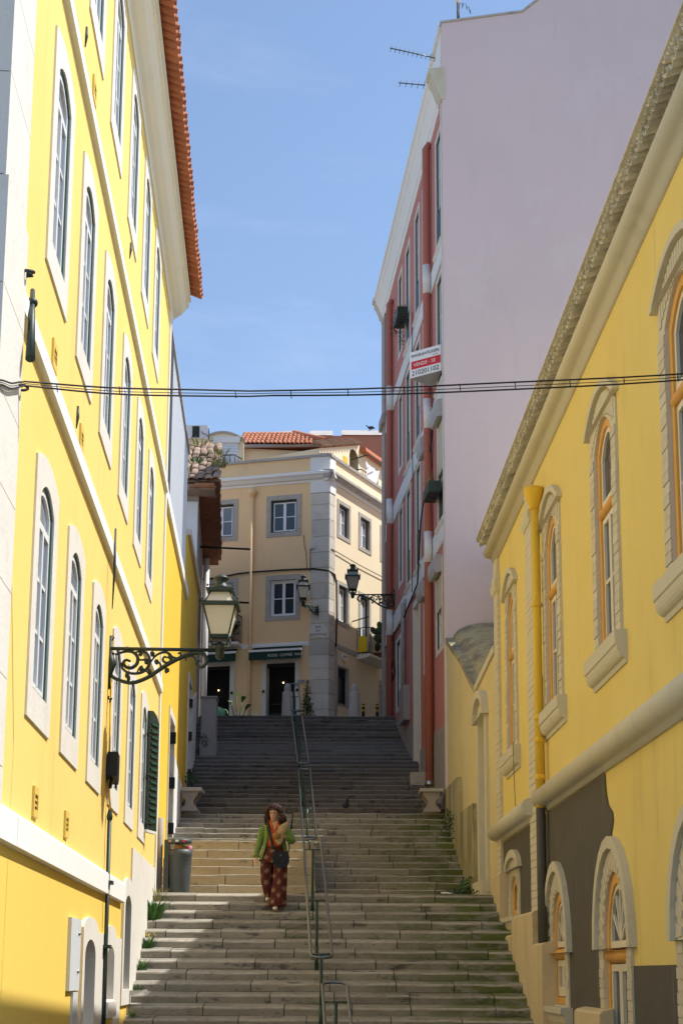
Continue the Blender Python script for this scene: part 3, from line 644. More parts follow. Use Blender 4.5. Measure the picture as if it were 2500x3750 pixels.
# weeds on the roof
rn = random.Random(3); k = 0
for (t, u, n, h, mt_, lb) in ((.93, .45, 60, .30, 'leaf_dry', 'dry grass tuft on the ridge of the old tile roof'), (.80, .16, 50, .34, 'leaf_dry', 'dry grass at the left of the old tile roof'), (.42, .52, 60, .30, 'leaf', 'bright green rosette weed in the middle of the old tile roof'),
        (.35, .06, 60, .36, 'leaf_dry', 'tall dry weeds by the cladding edge of the old roof'), (.30, .93, 70, .42, 'leaf_dry', 'dry stalks along the eave corner of the old roof'), (.62, .88, 50, .34, 'leaf_dry', 'straw weed near the hip of the old roof'), (.12, .35, 50, .22, 'leaf_dry', 'low straw weed above the near eave of the old roof')):
    yy = ey0+(ry_-ey0)*t; zz = ez+(rz-ez)*t+.08; xa = ex+(rx-ex)*t; x = -4.75+(xa+4.75)*u
    weed((x, yy, zz), n, h, .018, .22, mt_, lb, 50+k, group=None); k += 1
ac = thing('air_conditioner', 'white air conditioning unit standing on the roof left of the shuttered dormer', 'air conditioner', (-4.6, 46.0, 16.97))
part('case', MB().box((-5.1, 45.9, 16.97), (-4.35, 46.35, 17.42)), 'sign_white', ac)
part('fan_grille', MB().box((-4.85, 45.88, 17.0), (-4.62, 45.902, 17.38)), 'door_dark', ac)
part('side_grille', MB().box((-4.352, 45.95, 17.02), (-4.335, 46.3, 17.36)), 'dark_green', ac)
part('hose', MB().tube([(-4.55, 45.88, 17.2), (-4.5, 45.8, 17.1), (-4.4, 45.8, 17.08), (-4.3, 45.9, 16.98)], .014, 6), 'cable_black', ac)
part('stand', MB().box((-5.0, 45.95, 16.3), (-4.4, 46.3, 16.96)), 'cream_render', ac)
# ============================================================ FAR: corner house at the top of the stairs
CX, CY = -.42, 45.0
FA = Fr((CX, CY), (-.966, .259), (-.259, -.966)); FB = Fr((CX, CY), (.454, .891), (.891, -.454))
def rect_window(parent, fr, s0, s1, z0, z1, mrg=.15, sill=.0, casing='dark_green', frm='white_frame', glass='glass', bars=1, leaves=2, rev=.14, sur='old_stone', name='window', proud=.02, ajar=False):
    o = rect(s0-mrg, s1+mrg, z0-mrg, z1+mrg); i = rect(s0, s1, z0, z1)
    w = part(name, MB().ring(o, i, -.005, proud, fr.P, hin=-rev), sur, parent)
    t = .05; i2 = rect(s0+t, s1-t, z0+t, z1-t)
    part('casing', MB().ring(i, i2, -rev-.03, -rev+.06, fr.P), casing, w)
    lw = (s1-s0-2*t)/leaves
    for k in range(leaves):
        a0, a1 = s0+t+k*lw, s0+t+(k+1)*lw; fw = .045
        m = MB().ring(rect(a0, a1, z0+t, z1-t), rect(a0+fw, a1-fw, z0+t+fw, z1-t-fw), -rev-.02, -rev+.03, fr.P)
        for b in range(bars):
            zz = z0+t+(z1-z0-2*t)*(b+1)/(bars+1); m.box((a0+fw, zz-.014, -rev-.015), (a1-fw, zz+.014, -rev+.02), fr.P)
        f = part('sash', m, frm, w)
        for b in range(bars+1):
            za = z0+t+(z1-z0-2*t)*b/(bars+1)+(fw if b == 0 else .014); zb = z0+t+(z1-z0-2*t)*(b+1)/(bars+1)-(fw if b == bars else .014)
            part('pane', MB().box((a0+fw, za, -rev-.004), (a1-fw, zb, -rev+.006), fr.P), glass, f)
    return w
CH = thing('corner_house', 'peach corner house with grey stone quoins and cafe at the top of the stairs', 'building', (-1.5, 47, 7.13))
hA = [rect(1.05, 1.90, 13.69, 14.75), rect(3.15, 4.0, 13.67, 14.75), rect(1.06, 1.89, 10.98, 12.14), rect(3.1, 4.0, 10.12, 12.15), rect(1.04, 1.97, 7.1, 9.48), rect(3.16, 4.1, 7.1, 9.47)]
hB = [rect(.68, 1.37, 13.7, 14.72), rect(2.2, 2.9, 13.7, 14.72), rect(3.83, 4.5, 13.7, 14.72), rect(.68, 1.32, 10.9, 12.07), rect(2.22, 2.87, 10.05, 12.07), rect(3.83, 4.45, 10.9, 12.07), rect(.66, 1.34, 8.27, 9.42), rect(3.75, 4.4, 7.15, 9.4)]
part('wall', wall_body(MB(), FA, [(0, 6.9), (7.5, 6.9), (7.5, 16.1), (0, 16.1)], .3, hA), 'peach_render', CH)
part('wall', wall_body(MB(), FB, [(0, 6.9), (8.0, 6.9), (8.0, 16.1), (0, 16.1)], .3, hB), 'cream_render', CH)  # cream instead of peach: sunlight on this face put into the colour
part('rear_wall', MB().prism([(p.x, p.y) for p in (Vector((CX-.45, CY+1.1, 0)), FA.P(7.4, 0, -.9), FA.P(7.4, 0, -6), FB.P(7.9, 0, -6), FB.P(7.9, 0, -.9))], 6.9, 15.9, lambda a, b, h: Vector((a, b, h))), 'core', CH)
part('base_wall', MB().prism([(2.2, 6.9), (3.0, 6.9), (3.0, 8.0), (2.2, 8.0)], -.02, .012, FA.P), 'cream_render', CH)
rect_window(CH, FA, 1.05, 1.90, 13.69, 14.75, glass='glass'); rect_window(CH, FA, 3.15, 4.0, 13.67, 14.75, glass='glass_pale')
rect_window(CH, FA, 1.06, 1.89, 10.98, 12.14, glass='glass', casing='white_frame')
rect_window(CH, FA, 3.1, 4.0, 10.12, 12.15, glass='glass_curtain', casing='white_frame', name='balcony_door')
for a, b in ((.68, 1.37), (2.2, 2.9), (3.83, 4.5)): rect_window(CH, FB, a, b, 13.7, 14.72, .12, glass='glass_pale')
rect_window(CH, FB, .68, 1.32, 10.9, 12.07, .12, glass='glass_curtain'); rect_window(CH, FB, 2.22, 2.87, 10.05, 12.07, .12, glass='glass_pale', name='balcony_door'); rect_window(CH, FB, 3.83, 4.45, 10.9, 12.07, .12, glass='glass_curtain')
w = rect_window(CH, FB, .66, 1.34, 8.27, 9.42, .06, glass='glass', leaves=1, bars=0, casing='black_iron', frm='black_iron')
for k in range(4): part('louvre', MB().box((.70, 9.20+k*.05, -.10), (1.30, 9.225+k*.05, -.06), FB.P), 'black_iron', w)
rect_window(CH, FB, 3.75, 4.4, 7.15, 9.4, .12, glass='glass_pale', leaves=1, name='door')
for s0, s1, n_ in ((1.04, 1.97, 'cafe_door'), (3.16, 4.1, 'cafe_door')):
    d = part(n_, MB().ring(rect(s0-.15, s1+.15, 6.95, 9.63), rect(s0, s1, 6.96, 9.48), -.005, .03, FA.P, hin=-.3), 'limestone', CH)
    part('interior', MB().box((s0+.005, 7.0, -.292), (s1-.005, 9.475, -.27), FA.P), 'dark_inside', d)
    part('door_leaf', MB().box((s0+.01, 7.0, -.265), (s0+.05, 9.47, -.06), FA.P), 'dark_green', d)
    part('lintel_bar', MB().box((s0+.002, 9.36, -.12), (s1-.002, 9.475, -.05), FA.P), 'black_iron', d)
    part('threshold_bar', MB().box((s0+.01, 7.55, -.2), (s1-.01, 7.6, -.16), FA.P) if s0 > 2 else MB().box((s0+.01, 7.0, -.2), (s1-.01, 7.05, -.16), FA.P), 'sign_grey', d)
    part('lit_bulb', MB().blob(FA.P(s0+.45, 8.75 if s0 > 2 else 8.9, -.22), (.02, .02, .02), 1, 8, 6, 0), 'bulb', d)
    part('counter', MB().box((s0+.2, 7.0, -.265), (s1-.05, 7.95, -.20), FA.P), 'door_dark', d)
    part('shelf', MB().box((s0+.3, 8.2, -.265), (s1-.1, 8.24, -.2), FA.P), 'door_dark', d)
    for q in (s0-.08, s1+.08): part('wall_lamp', MB().blob(FA.P(q, 8.6, .06), (.045, .045, .045), 2), 'black_iron', d)
# quoin stones on the corner
z = 7.0; k = 0; rn = random.Random(5)
while z < 14.85:
    hh = rn.choice((.42, .5, .55, .36)); z1 = min(z+hh, 14.88); wl, wr = (.58, .36)
    m = MB(); m.box((-.02, z+.009, -.1), (wl+rn.uniform(-.03, .02), z1-.009, .028), FA.P); m.box((-.0, z+.009, -.1), (wr+rn.uniform(-.03, .02), z1-.009, .03), FB.P)
    part('quoin_stone', m, 'quoin_stone', CH); z = z1; k += 1
for f, w_ in ((FA, .58), (FB, .36)):
    part('corner_capital', MB().box((-.02, 14.885, -.1), (w_+.02, 15.26, .05), f.P), 'white_paint', CH)
    part('parapet_pier', MB().box((-.02, 15.6, -.3), (w_+.02, 16.06, .04), f.P), 'white_paint', CH)
    e = 7.6 if f is FA else 8.05
    pr = [(-.1, 15.25), (.03, 15.25), (.05, 15.31), (.10, 15.33), (.18, 15.42), (.24, 15.45), (.24, 15.53), (.20, 15.56), (-.1, 15.60)]
    part('cornice', MB().extr(pr[:4]+[(-.1, 15.335)], -.16, e, f.P), 'white_paint', CH)
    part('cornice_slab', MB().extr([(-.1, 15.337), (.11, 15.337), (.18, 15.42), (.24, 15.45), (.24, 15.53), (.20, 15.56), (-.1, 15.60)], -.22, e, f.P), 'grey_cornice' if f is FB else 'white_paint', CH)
    part('parapet_coping', MB().extr([(-.3, 16.06), (.07, 16.06), (.08, 16.14), (-.3, 16.19)], -.1, e, f.P), 'grey_cornice', CH)
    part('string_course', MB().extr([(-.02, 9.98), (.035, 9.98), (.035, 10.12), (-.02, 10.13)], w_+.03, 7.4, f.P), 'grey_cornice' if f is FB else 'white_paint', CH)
# downpipe with hopper
dp = part('downpipe', MB().tube([FA.P(2.5, 7.1, .07), FA.P(2.5, 14.95, .07)], .055, 10), 'peach_render', CH)
part('hopper', MB().lathe([(.06, 0), (.10, .06), (.15, .10), (.15, .16), (.11, .2), (.06, .3)], 12, FA.P(2.5, 14.9, .09)), 'peach_render', dp)
part('downpipe', MB().tube([FB.P(.45, 7.1, .06), FB.P(.45, 10.0, .06)], .035, 8), 'cabinet_grey', CH)
# attic
part('attic_wall', MB().prism([(-3.3, 47.3), (-.8, 47.6), (1.2, 51), (-3.3, 52)], 15.7, 17.15, lambda a, b, h: Vector((a, b, h))), 'cream_render', CH)
roof = part('roof', MB().add([(-3.5, 47.15, 17.15), (-.65, 47.4, 17.3), (-.45, 48.2, 17.6), (-1.7, 50, 18.62), (-3.5, 50, 18.55), (.9, 51.5, 17.7), (-3.5, 52.5, 17.15)], [(0, 1, 3, 4), (1, 2, 3), (2, 5, 3), (3, 5, 6, 4), (0, 4, 6), (0, 6, 5, 2, 1)]), 'roof_tile', CH)
FT = barrel(.075, .62, .02, 5, up=True).mesh('roof_tile', 'roof_tile')
sl = math.atan2(1.4, 2.8)
for r in range(5):
    t = r/5
    for q in range(19):
        x = -3.4+q*.145
        if x < -.75-.95*t: part('roof_tile', FT, None, roof, Matrix.Translation((x+random.uniform(-.01, .01), 47.12+2.8*t, 17.2+1.42*t+.04)) @ Matrix.Rotation(sl, 4, 'X') @ Matrix.Rotation(math.pi, 4, 'Z'))
part('ridge', MB().tube([(-.55, 47.5, 17.5), (-1.7, 50, 18.7)], .11, 8), 'roof_tile', roof); part('ridge', MB().tube([(-3.5, 50, 18.62), (-1.7, 50, 18.7)], .08, 8), 'grey_cornice', roof)
part('gutter', MB().tube([(-3.5, 47.08, 17.14), (-.6, 47.36, 17.3)], .06, 8), 'cabinet_grey', roof)
at = FB
part('attic_side', wall_body(MB(), FB, [(1.24, 15.7), (4.16, 15.7), (4.16, 17.95), (1.24, 16.9)], 3, [arch(.34, 16.2, 17.35, 17.66, 8, 3.73)], h=-1.0), 'cream_render', CH)
for q in range(14): part('roof_tile', OT, None, CH, Matrix.Translation(FB.P(1.3+q*.21, 16.93+q*.0755+.02, -.9)) @ Matrix.Rotation(rad(-60), 4, 'Z') @ Matrix.Rotation(rad(-18), 4, 'X'))
dw = part('dormer_window', MB().ring(arch(.34, 16.2, 17.35, 17.66, 8, 3.73), arch(.28, 16.25, 17.30, 17.58, 8, 3.73), -1.4, -1.3, FB.P), 'white_frame', CH)
part('pane', MB().prism(arch(.28, 16.25, 17.30, 17.58, 8, 3.73), -1.37, -1.35, FB.P), 'glass_pale', dw)
part('niche', MB().box((2.93, 16.6, -1.0), (3.22, 17.2, -.985), FB.P), 'yellow_deep', CH)
part('attic_rear', wall_body(MB(), FB, rect(4.18, 7.6, 15.7, 17.75), 3, [], h=-1.02), 'cream_render', CH)
part('rear_eave', MB().extr([(-1.4, 17.72), (-.75, 17.72), (-.78, 17.86), (-2.6, 18.5)], 4.18, 7.6, FB.P), 'roof_tile', CH)
part('rear_window', MB().box((5.25, 16.5, -1.02), (5.65, 17.2, -1.005), FB.P), 'door_dark', CH)
# vaulted dormer with roller shutter, left
dm = part('dormer', MB().prism(segarch(.70, 15.8, 17.28, 17.52, 10, -3.95), 46.9, 50, lambda a, b, h: Vector((a, h, b))), 'cream_render', CH)
part('dormer_cap', MB().ring(segarch(.74, 17.25, 17.29, 17.58, 10, -3.95), segarch(.70, 17.249, 17.28, 17.525, 10, -3.95), 46.82, 50, lambda a, b, h: Vector((a, h, b))), 'grey_cornice', dm)
part('shutter_box', MB().box((-4.25, 46.78, 17.16), (-3.38, 46.895, 17.37)), 'sign_white', dm)
for q in range(9): part('shutter_slat', MB().box((-4.2, 46.84, 16.3+q*.096), (-3.43, 46.895, 16.388+q*.096)), 'metal_clad', dm)
part('side_wall', MB().prism([(-5.6, 47.0), (-4.66, 47.0), (-4.66, 50), (-5.6, 50)], 15.7, 17.0, lambda a, b, h: Vector((a, b, h))), 'cream_render', CH)
# big brown chimney wall with two caps
chm = part('chimney_wall', MB().box((-1.25, 51, 15.8), (1.40, 52.2, 18.98)), 'brown_render', CH)
part('chimney_side', MB().box((1.405, 50.99, 15.8), (1.52, 52.21, 19.0)), 'cream_render', chm)  # sunlit flank of the brown chimney, its light painted as a cream strip
for a, b, z0_ in ((-1.18, -.36, 18.985), (-.05, 1.46, 19.005)):
    part('chimney_cap', MB().extr([(-.05, z0_), (1.15, z0_), (.80, z0_+.30), (.3, z0_+.30)], a, b, lambda s, z, h: Vector((s, 51+h, z))), 'bollard_stone', chm)
# railings of the attic
def baluster_rail(name, label, cat, pts, z0, z1, gap, mt='black_iron', r=.012, group=None):
    t = thing(name, label, cat, Vector(pts[0])+Vector((0, 0, z0)), group)
    for zz, rr in ((z1, r*1.7), (z0+.04, r*1.2)): part('rail', MB().tube([(p[0], p[1], zz) for p in pts], rr, 6), mt, t)
    for i in range(len(pts)-1):
        a, b = Vector((*pts[i][:2], 0)), Vector((*pts[i+1][:2], 0)); n = max(1, int((b-a).length/gap))
        bm_ = None
        for k in range(n+1):
            p = a+(b-a)*k/n
            part('baluster', MB().tube([(p.x, p.y, z0), (p.x, p.y, z0+(z1-z0)*.5), (p.x, p.y, z1)], [r*.8, r*1.3, r*.8], 5), mt, t)
    return t
baluster_rail('roof_railing', 'dark iron railing in front of the shuttered dormer', 'railing', [(-4.3, 46.5, 0), (-3.5, 46.4, 0), (-3.3, 46.8, 0)], 16.2, 16.6, .15, 'dark_green')
p0, p1, p2 = FB.P(3.3, 0, -.95), FB.P(3.3, 0, -.5), FB.P(4.35, 0, -.5)
baluster_rail('roof_railing', 'dark iron railing of the roof terrace beside the drying sheet', 'railing', [p0, p1, p2], 16.2, 16.75, .12)
ld = MB(); rows_ = []
for i in range(9):
    t = i/8; row = []
    for j in range(9):
        u = j/8; sw = 1-.45*t*(1 if u > .5 else .6)
        p = FB.P(3.95+(u-.5)*1.0*sw-.12*t, 17.08-1.0*t-.10*abs(math.sin(u*9))*(1-t)-.12*u*t, -.42+.05*math.sin(u*14+t*3)); row.append(p)
    rows_.append(row)
ld.loft(rows_, closed=False, caps=False); solo('drying_sheet', ld, 'cloth_white', 'crumpled white bed sheet drying over the roof parapet', 'laundry')
solo('laundry_pole', MB().tube([FB.P(3.25, 17.12, -.9), FB.P(3.25, 17.2, -.2), FB.P(4.2, 17.15, -.2)], .022, 6), 'black_iron', 'black iron clothes pole above the roof terrace railing', 'pole')

# awnings
def awning(s0, s1, txt, label):
    t = thing('awning', label, 'awning', FA.P((s0+s1)/2, 9.6, .2), 'cafe awnings')
    part('canopy', MB().add([FA.P(s0+.07, 10.0, .03), FA.P(s1-.07, 10.0, .03), FA.P(s1, 9.80, .42), FA.P(s0, 9.80, .42), FA.P(s0+.07, 9.98, .03), FA.P(s1-.07, 9.98, .03), FA.P(s1, 9.785, .41), FA.P(s0, 9.785, .41)],
         [(0, 1, 2, 3), (4, 5, 6, 7), (0, 1, 5, 4), (1, 2, 6, 5), (2, 3, 7, 6), (3, 0, 4, 7)]), 'awning_green', t)
    part('front_bar', MB().box((s0-.01, 9.77, .40), (s1+.01, 9.835, .445), FA.P), 'sign_white', t)
    n = 14; top = [(s0+(s1-s0)*k/n, 9.768) for k in range(n+1)]; bot = [(s0+(s1-s0)*k/(4*n), 9.53-.022*abs(math.sin(math.pi*k/4))) for k in range(4*n, -1, -1)]
    part('valance', MB().prism(top+bot, .415, .425, FA.P), 'awning_green', t)
    part('arm', MB().tube([FA.P(s0+.1, 9.7, .02), FA.P(s0+.1, 9.79, .4)], .012, 6), 'sign_white', t); part('arm', MB().tube([FA.P(s1-.1, 9.7, .02), FA.P(s1-.1, 9.79, .4)], .012, 6), 'sign_white', t)
    part('cassette', MB().box((s0+.05, 9.985, .02), (s1-.05, 10.045, .1), FA.P), 'sign_white', t)
    if txt: part('lettering', text_mesh(txt, .115, 'letter_white', .002), None, t, FA.M(1.23, 9.635, .43) @ Matrix.Rotation(rad(90), 4, 'X') @ Matrix.Rotation(math.pi, 4, 'Y') if False else FA.M(1.23, 9.635, .43) @ Matrix(((-1, 0, 0, 0), (0, 0, 1, 0), (0, 1, 0, 0), (0, 0, 0, 1))))
    return t
awning(.74, 2.42, 'FOOD  COFFEE  WINE', 'dark green awning lettered FOOD COFFEE WINE over the right cafe door')
awning(2.85, 4.3, None, 'dark green awning over the left cafe door under the balcony')
TX = Matrix(((-1, 0, 0, 0), (0, 0, 1, 0), (0, 1, 0, 0), (0, 0, 0, 1)))   # lays lettering flat on a facade, readable from the street
def wall_sign(name, fr, s, z, w, h, lines, label, face='sign_white', ink='ink', size=.1, hh=.05, oval=False):
    t = thing(name, label, 'sign', fr.P(s, z-h/2, hh))
    if oval: part('plate', MB().prism([(s+w/2*math.cos(a), z+h/2*math.sin(a)) for a in [k*math.pi/9 for k in range(18)]], hh-.02, hh, fr.P), face, t)
    else: part('plate', MB().box((s-w/2, z-h/2, hh-.025), (s+w/2, z+h/2, hh), fr.P), face, t)
    n = len(lines)
    for i, l in enumerate(lines): part('lettering', text_mesh(l, size, ink, .001), None, t, fr.M(s, z+((n-1)/2-i)*size*1.25, hh+.002) @ TX)
    return t
ps = wall_sign('street_name_plaque', FA, .31, 10.43, .52, .43, ['RUA', 'DA', 'QUINTINHA'], 'white street name plaque RUA DA QUINTINHA on the stone corner', 'limestone', size=.095)
for a in (.08, .54):
    for b in (10.26, 10.60): part('screw', MB().blob(FA.P(a, b, .052), (.014, .014, .014), 1, 6, 4), 'black_iron', ps)
wall_sign('shop_sign', FA, .83, 8.86, .29, .12, ['ALBI'], 'small cream shop board ALBI beside the cafe door', 'bollard_stone', size=.1, hh=.06)
wall_sign('shop_sign', FB, 1.02, 9.79, .36, .26, ['ALBI'], 'small white oval shop sign ALBI on the sunless side wall', 'white_paint', size=.1, hh=.06, oval=True)

# balconies
def balcony(fr, s0, s1, z, dep, label, mt, panel=False):
    t = thing('balcony', label, 'balcony', fr.P((s0+s1)/2, z-.15, .1))
    part('slab', MB().extr([(-.02, z-.16), (dep*.6, z-.14), (dep, z-.08), (dep, z), (-.02, z)], s0, s1, fr.P), 'limestone', t)
    q = [(s0+.03, .0), (s0+.03, dep-.04), (s1-.03, dep-.04), (s1-.03, .0)]
    for zz in (z+.05, z+.86): part('rail', MB().tube([fr.P(a, zz, b) for a, b in q], .018, 6), mt, t)
    for (a0, b0), (a1, b1) in zip(q, q[1:]):
        n = max(2, int(math.hypot(a1-a0, b1-b0)/.10))
        for k in range(n):
            u = k/n; a, b = a0+(a1-a0)*u, b0+(b1-b0)*u
            part('baluster', MB().tube([fr.P(a, z+.05, b), fr.P(a, z+.3, b), fr.P(a, z+.5, b+.02), fr.P(a, z+.86, b)], [.008, .012, .009, .008], 5), mt, t)
    if panel: part('side_panel', MB().prism([(.06, z+.06), (dep-.1, z+.06), (dep-.1, z+.5), (dep*.6, z+.62), (.1, z+.55)], s0-.012, s0-.002, lambda a, b, h: fr.P(h, b, a)), 'balcony_yellow', t)
    return t
balcony(FB, 1.95, 3.6, 10.05, .48, 'black iron balcony with a yellow side panel on the corner house', 'black_iron', True)
balcony(FA, 2.78, 4.4, 10.15, .40, 'ornate iron balcony with plants above the left cafe awning', 'black_iron')
rn = random.Random(11)
def potted(label, c, r, h, n, size, mt='leaf_dark'):
    t = thing('potted_plant', label, 'plant', c)
    part('pot', MB().lathe([(.07, 0), (.10, .16), (.11, .17), (.09, .18)], 10, c), 'terracotta', t)
    m = MB(); bushy(m, (c[0], c[1], c[2]+.2+h/2), (r, r, h/2), n, size, rn); part('foliage', m, mt, t); return t
potted('leafy potted plant inside the ornate balcony', tuple(FA.P(3.1, 10.16, .2)), .22, .7, 160, .12)
potted('second potted plant on the ornate balcony, further left', tuple(FA.P(3.5, 10.16, .2)), .18, .5, 110, .11)
ct_ = thing('cactus', 'prickly pear cactus rising above the black iron balcony', 'plant', FB.P(3.0, 10.06, .25))
part('pot', MB().lathe([(.08, 0), (.12, .2), (.13, .22), (.1, .22)], 10, FB.P(3.0, 10.06, .25)), 'terracotta', ct_)
for i, (a, b, q) in enumerate(((0, .42, 0), (.1, .7, .5), (-.12, .68, -.4), (.02, .95, .2), (.2, .95, .9), (-.18, .93, -.7), (.3, .72, 1.2), (.1, 1.15, -.2), (.42, .85, 1.0))):
    part('cactus_pad', MB().blob(FB.P(3.0+a, 10.06+b, .25+.05*math.sin(i)), (.10, .05, .15), i, 8, 6, .05, Matrix.Rotation(q, 3, 'Y')), 'leaf_dark', ct_)
solo('balcony_rod', MB().tube([FB.P(1.6, 11.05, .02), FB.P(1.75, 11.2, .55)], .02, 6), 'black_iron', 'black clothes rod standing out left of the side balcony', 'rod')
# banana-like potted plant and climber in front of the cafe
bp = thing('banana_plant', 'broad-leaved green plant in front of the cafe', 'plant', (-3.1, 44.0, 7.12))
for a, h, ln in ((-.5, .75, .34), (-.1, 1.0, .36), (.4, .85, .40), (.75, .6, .42), (-.9, .5, .34)):
    base = Vector((-3.1, 44, 7.12)); d = Vector((math.sin(a), -.25, 0)); top = base+Vector((d.x*.35, -.05, h))
    part('stem', MB().tube([base, base+(top-base)*.6, top], .014, 6), 'leaf', bp)
    m = MB(); sd = Vector((.5*math.cos(a), .7, 0)).normalized()*.11; vs = []
    for k in range(6):
        t = k/5; p = top+Vector((d.x*.7*ln*t, d.y*.2*t, ln*(.75*t-.35*t*t))); ww = math.sin(math.pi*min(.97, .08+t*.9))
        vs += [p-sd*ww+Vector((0, 0, .05*ww)), p, p+sd*ww+Vector((0, 0, .05*ww))]
    m.add(vs, [(3*k+j, 3*k+j+1, 3*k+j+4, 3*k+j+3) for k in range(5) for j in (0, 1)]); part('leaf', m, 'leaf', bp)
m = MB(); bushy(m, tuple(FA.P(.62, 7.75, .12)), (.22, .12, .65), 260, .085, rn); bushy(m, tuple(FA.P(.64, 8.4, .08)), (.10, .06, .5), 110, .07, rn); m.tube([FA.P(.62, 7.1, .06), FA.P(.66, 8.0, .06), FA.P(.63, 8.9, .05)], .012, 5)
solo('climbing_plant', m, 'leaf_dark', 'dark climbing plant at the foot of the stone corner', 'plant')
# bollards and small posts
for x, lb in ((-1.58, 'rounded stone bollard behind the handrail in front of the cafe door'), (.38, 'rounded stone bollard in front of the side wall')):
    t = thing('bollard', lb, 'bollard', (x, 43.2, 7.12), 'stone bollards')
    part('shaft', MB().lathe([(.18, 0), (.17, .3), (.155, .9), (.15, 1.02), (.10, 1.06)], 16, (x, 43.2, 7.12)), 'bollard_stone', t)
    part('head', MB().lathe([(.095, 1.05), (.105, 1.10), (.10, 1.18), (.07, 1.26), (.02, 1.29)], 16, (x, 43.2, 7.12)), 'bollard_stone', t)
for x, lb in ((.63, 'striped low post, nearer to the bollard'), (1.03, 'striped low post, nearer to the salmon facade')):
    t = thing('traffic_post', lb, 'post', (x, 42.5, 7.12), 'striped low posts')
    part('shaft', MB().lathe([(.045, 0), (.045, .55), (.02, .57)], 10, (x, 42.5, 7.12)), 'black_iron', t)
    for zz in (.34, .47): part('stripe', MB().lathe([(.048, zz), (.048, zz+.05)], 10, (x, 42.5, 7.12)), 'yellow_post', t)
sc_ = thing('scooter', 'pale green rounded scooter at the cafe door, mostly hidden by the stairs', 'scooter', (-3.72, 43.2, 7.12))
part('body', MB().lathe([(.05, .15), (.28, .25), (.30, .40), (.24, .52), (.10, .58), (.02, .59)], 14, (-3.68, 43.2, 7.12)), 'scooter_green', sc_)
part('seat', MB().blob((-3.76, 43.2, 7.74), (.13, .2, .05), 2, 10, 6, .03), 'black_iron', sc_)
for yy in (42.85, 43.6): part('wheel', MB().tube([(-3.68, yy+.19*math.cos(a), 7.33+.19*math.sin(a)) for a in [k*math.pi/8 for k in range(16)]], .045, 8, True), 'cable_black', sc_)
part('handlebar', MB().tube([(-3.9, 42.7, 7.9), (-3.68, 42.75, 7.95), (-3.46, 42.7, 7.9)], .018, 6), 'black_iron', sc_)
# cables on the corner house
solo('facade_cable', MB().tube([FA.P(4.6, 12.3, .05), FA.P(3.6, 12.33, .05), FA.P(2.9, 12.42, .06), FA.P(2.4, 12.43, .09), FA.P(1.4, 12.44, .05), FA.P(.5, 12.42, .05), FA.P(0, 12.33, .05), FB.P(.3, 12.28, .06), FB.P(.42, 12.0, .06), FB.P(.45, 11.0, .06), FB.P(.42, 10.0, .06)], .028, 6), 'cable_black', 'thick black cable bundle wrapped round the corner house above the lower windows', 'cable')
solo('facade_cable', MB().tube([FA.P(.58, 12.35, .05), FA.P(.585, 13.06, .05), FB.P(.1, 13.06, .05), FB.P(2.0, 13.02, .06), FB.P(4.6, 13.05, .06)], .014, 5), 'cable_black', 'thin black cable crossing the sunlit side of the corner house', 'cable')
solo('facade_cable', MB().tube([FA.P(.82, 13.55, .02), FA.P(.78, 13.2, .03), FA.P(.72, 12.9, .02), FA.P(.70, 12.46, .02)], .009, 5), 'cable_black', 'thin wire hanging below the upper window of the corner house', 'cable')
# ============================================================ RIGHT BACK: salmon house with mauve gable
PK = thing('salmon_house', 'tall salmon house with mauve blank gable and white floor bands on the right', 'building', (6, 38, 3))
KC = {'c1': (32.30, 33.05), 'c2': (34.62, 35.28), 'c3': (36.05, 36.78), 'c4': (37.95, 38.68), 'c5': (39.62, 40.28)}
KW = []     # (s0,s1,z0,z1,french)
for z0, zw, z1 in ((16.95, 17.4, 19.7), (13.50, 13.95, 16.05), (10.20, 10.65, 12.72)):
    for c, (a, b) in KC.items():
        fr_ = c in ('c1', 'c3', 'c4'); KW.append((a, b, z0 if fr_ else zw, z1, fr_, c))
KW += [(32.65, 33.45, 7.25, 9.15, False, 'g1'), (34.85, 35.45, 7.25, 9.15, False, 'g2'), (40.1, 40.95, 7.25, 9.1, False, 'g5')]
kdoor = rect(36.3, 37.25, 4.9, 9.2)
part('wall', wall_body(MB(), FK, rect(32.0, 44.3, 2.0, 20.3), 11, [rect(a, b, c, d) for a, b, c, d, e, f in KW]+[kdoor]), 'pink_render', PK)
gd = (FK.n.x*-1, FK.n.y*-1)
FGAB = Fr(FK.P(31.97, 0, 0)[:2], gd, (-.085, -1))
part('gable_wall', MB().prism([(-.02, 2.0), (12, 2.0), (12, 25.4), (5.2, 25.4), (2.75, 23.35), (1.95, 22.62), (-.02, 22.2)], -.32, .03, FGAB.P), 'mauve_render', PK)
part('gable_coping', MB().prism([(-.05, 22.2), (1.95, 22.625), (2.75, 23.355), (5.2, 25.405), (5.2, 25.45), (2.73, 23.40), (1.93, 22.67), (-.05, 22.245)], -.36, .06, FGAB.P), 'grey_cornice', PK)
part('attic', MB().box((32.1, 21.07, -.6), (34.2, 22.1, .02), FK.P), 'white_paint', PK)
part('attic_cap', MB().box((32.06, 22.105, -.62), (34.3, 22.25, .07), FK.P), 'cornice_paint', PK)
part('roof', MB().extr([(.1, 21.0), (-6, 24.2), (-11, 21.5)], 32.3, 44.4, FK.P), 'roof_tile', PK)
cp = [(-.05, 20.22), (.03, 20.22), (.05, 20.32), (.09, 20.36), (.13, 20.50), (.20, 20.66), (.26, 20.74), (.26, 20.84), (.32, 20.88), (.32, 20.98), (-.05, 21.06)]
part('cornice', MB().extr(cp, 32.35, 44.05, FK.P), 'white_paint', PK)
for a, b in ((31.92, 32.34), (44.06, 44.4)): part('cornice_end', MB().extr([(h+.02*(h > 0), z) for h, z in cp], a, b, FK.P), 'cream_stucco', PK)
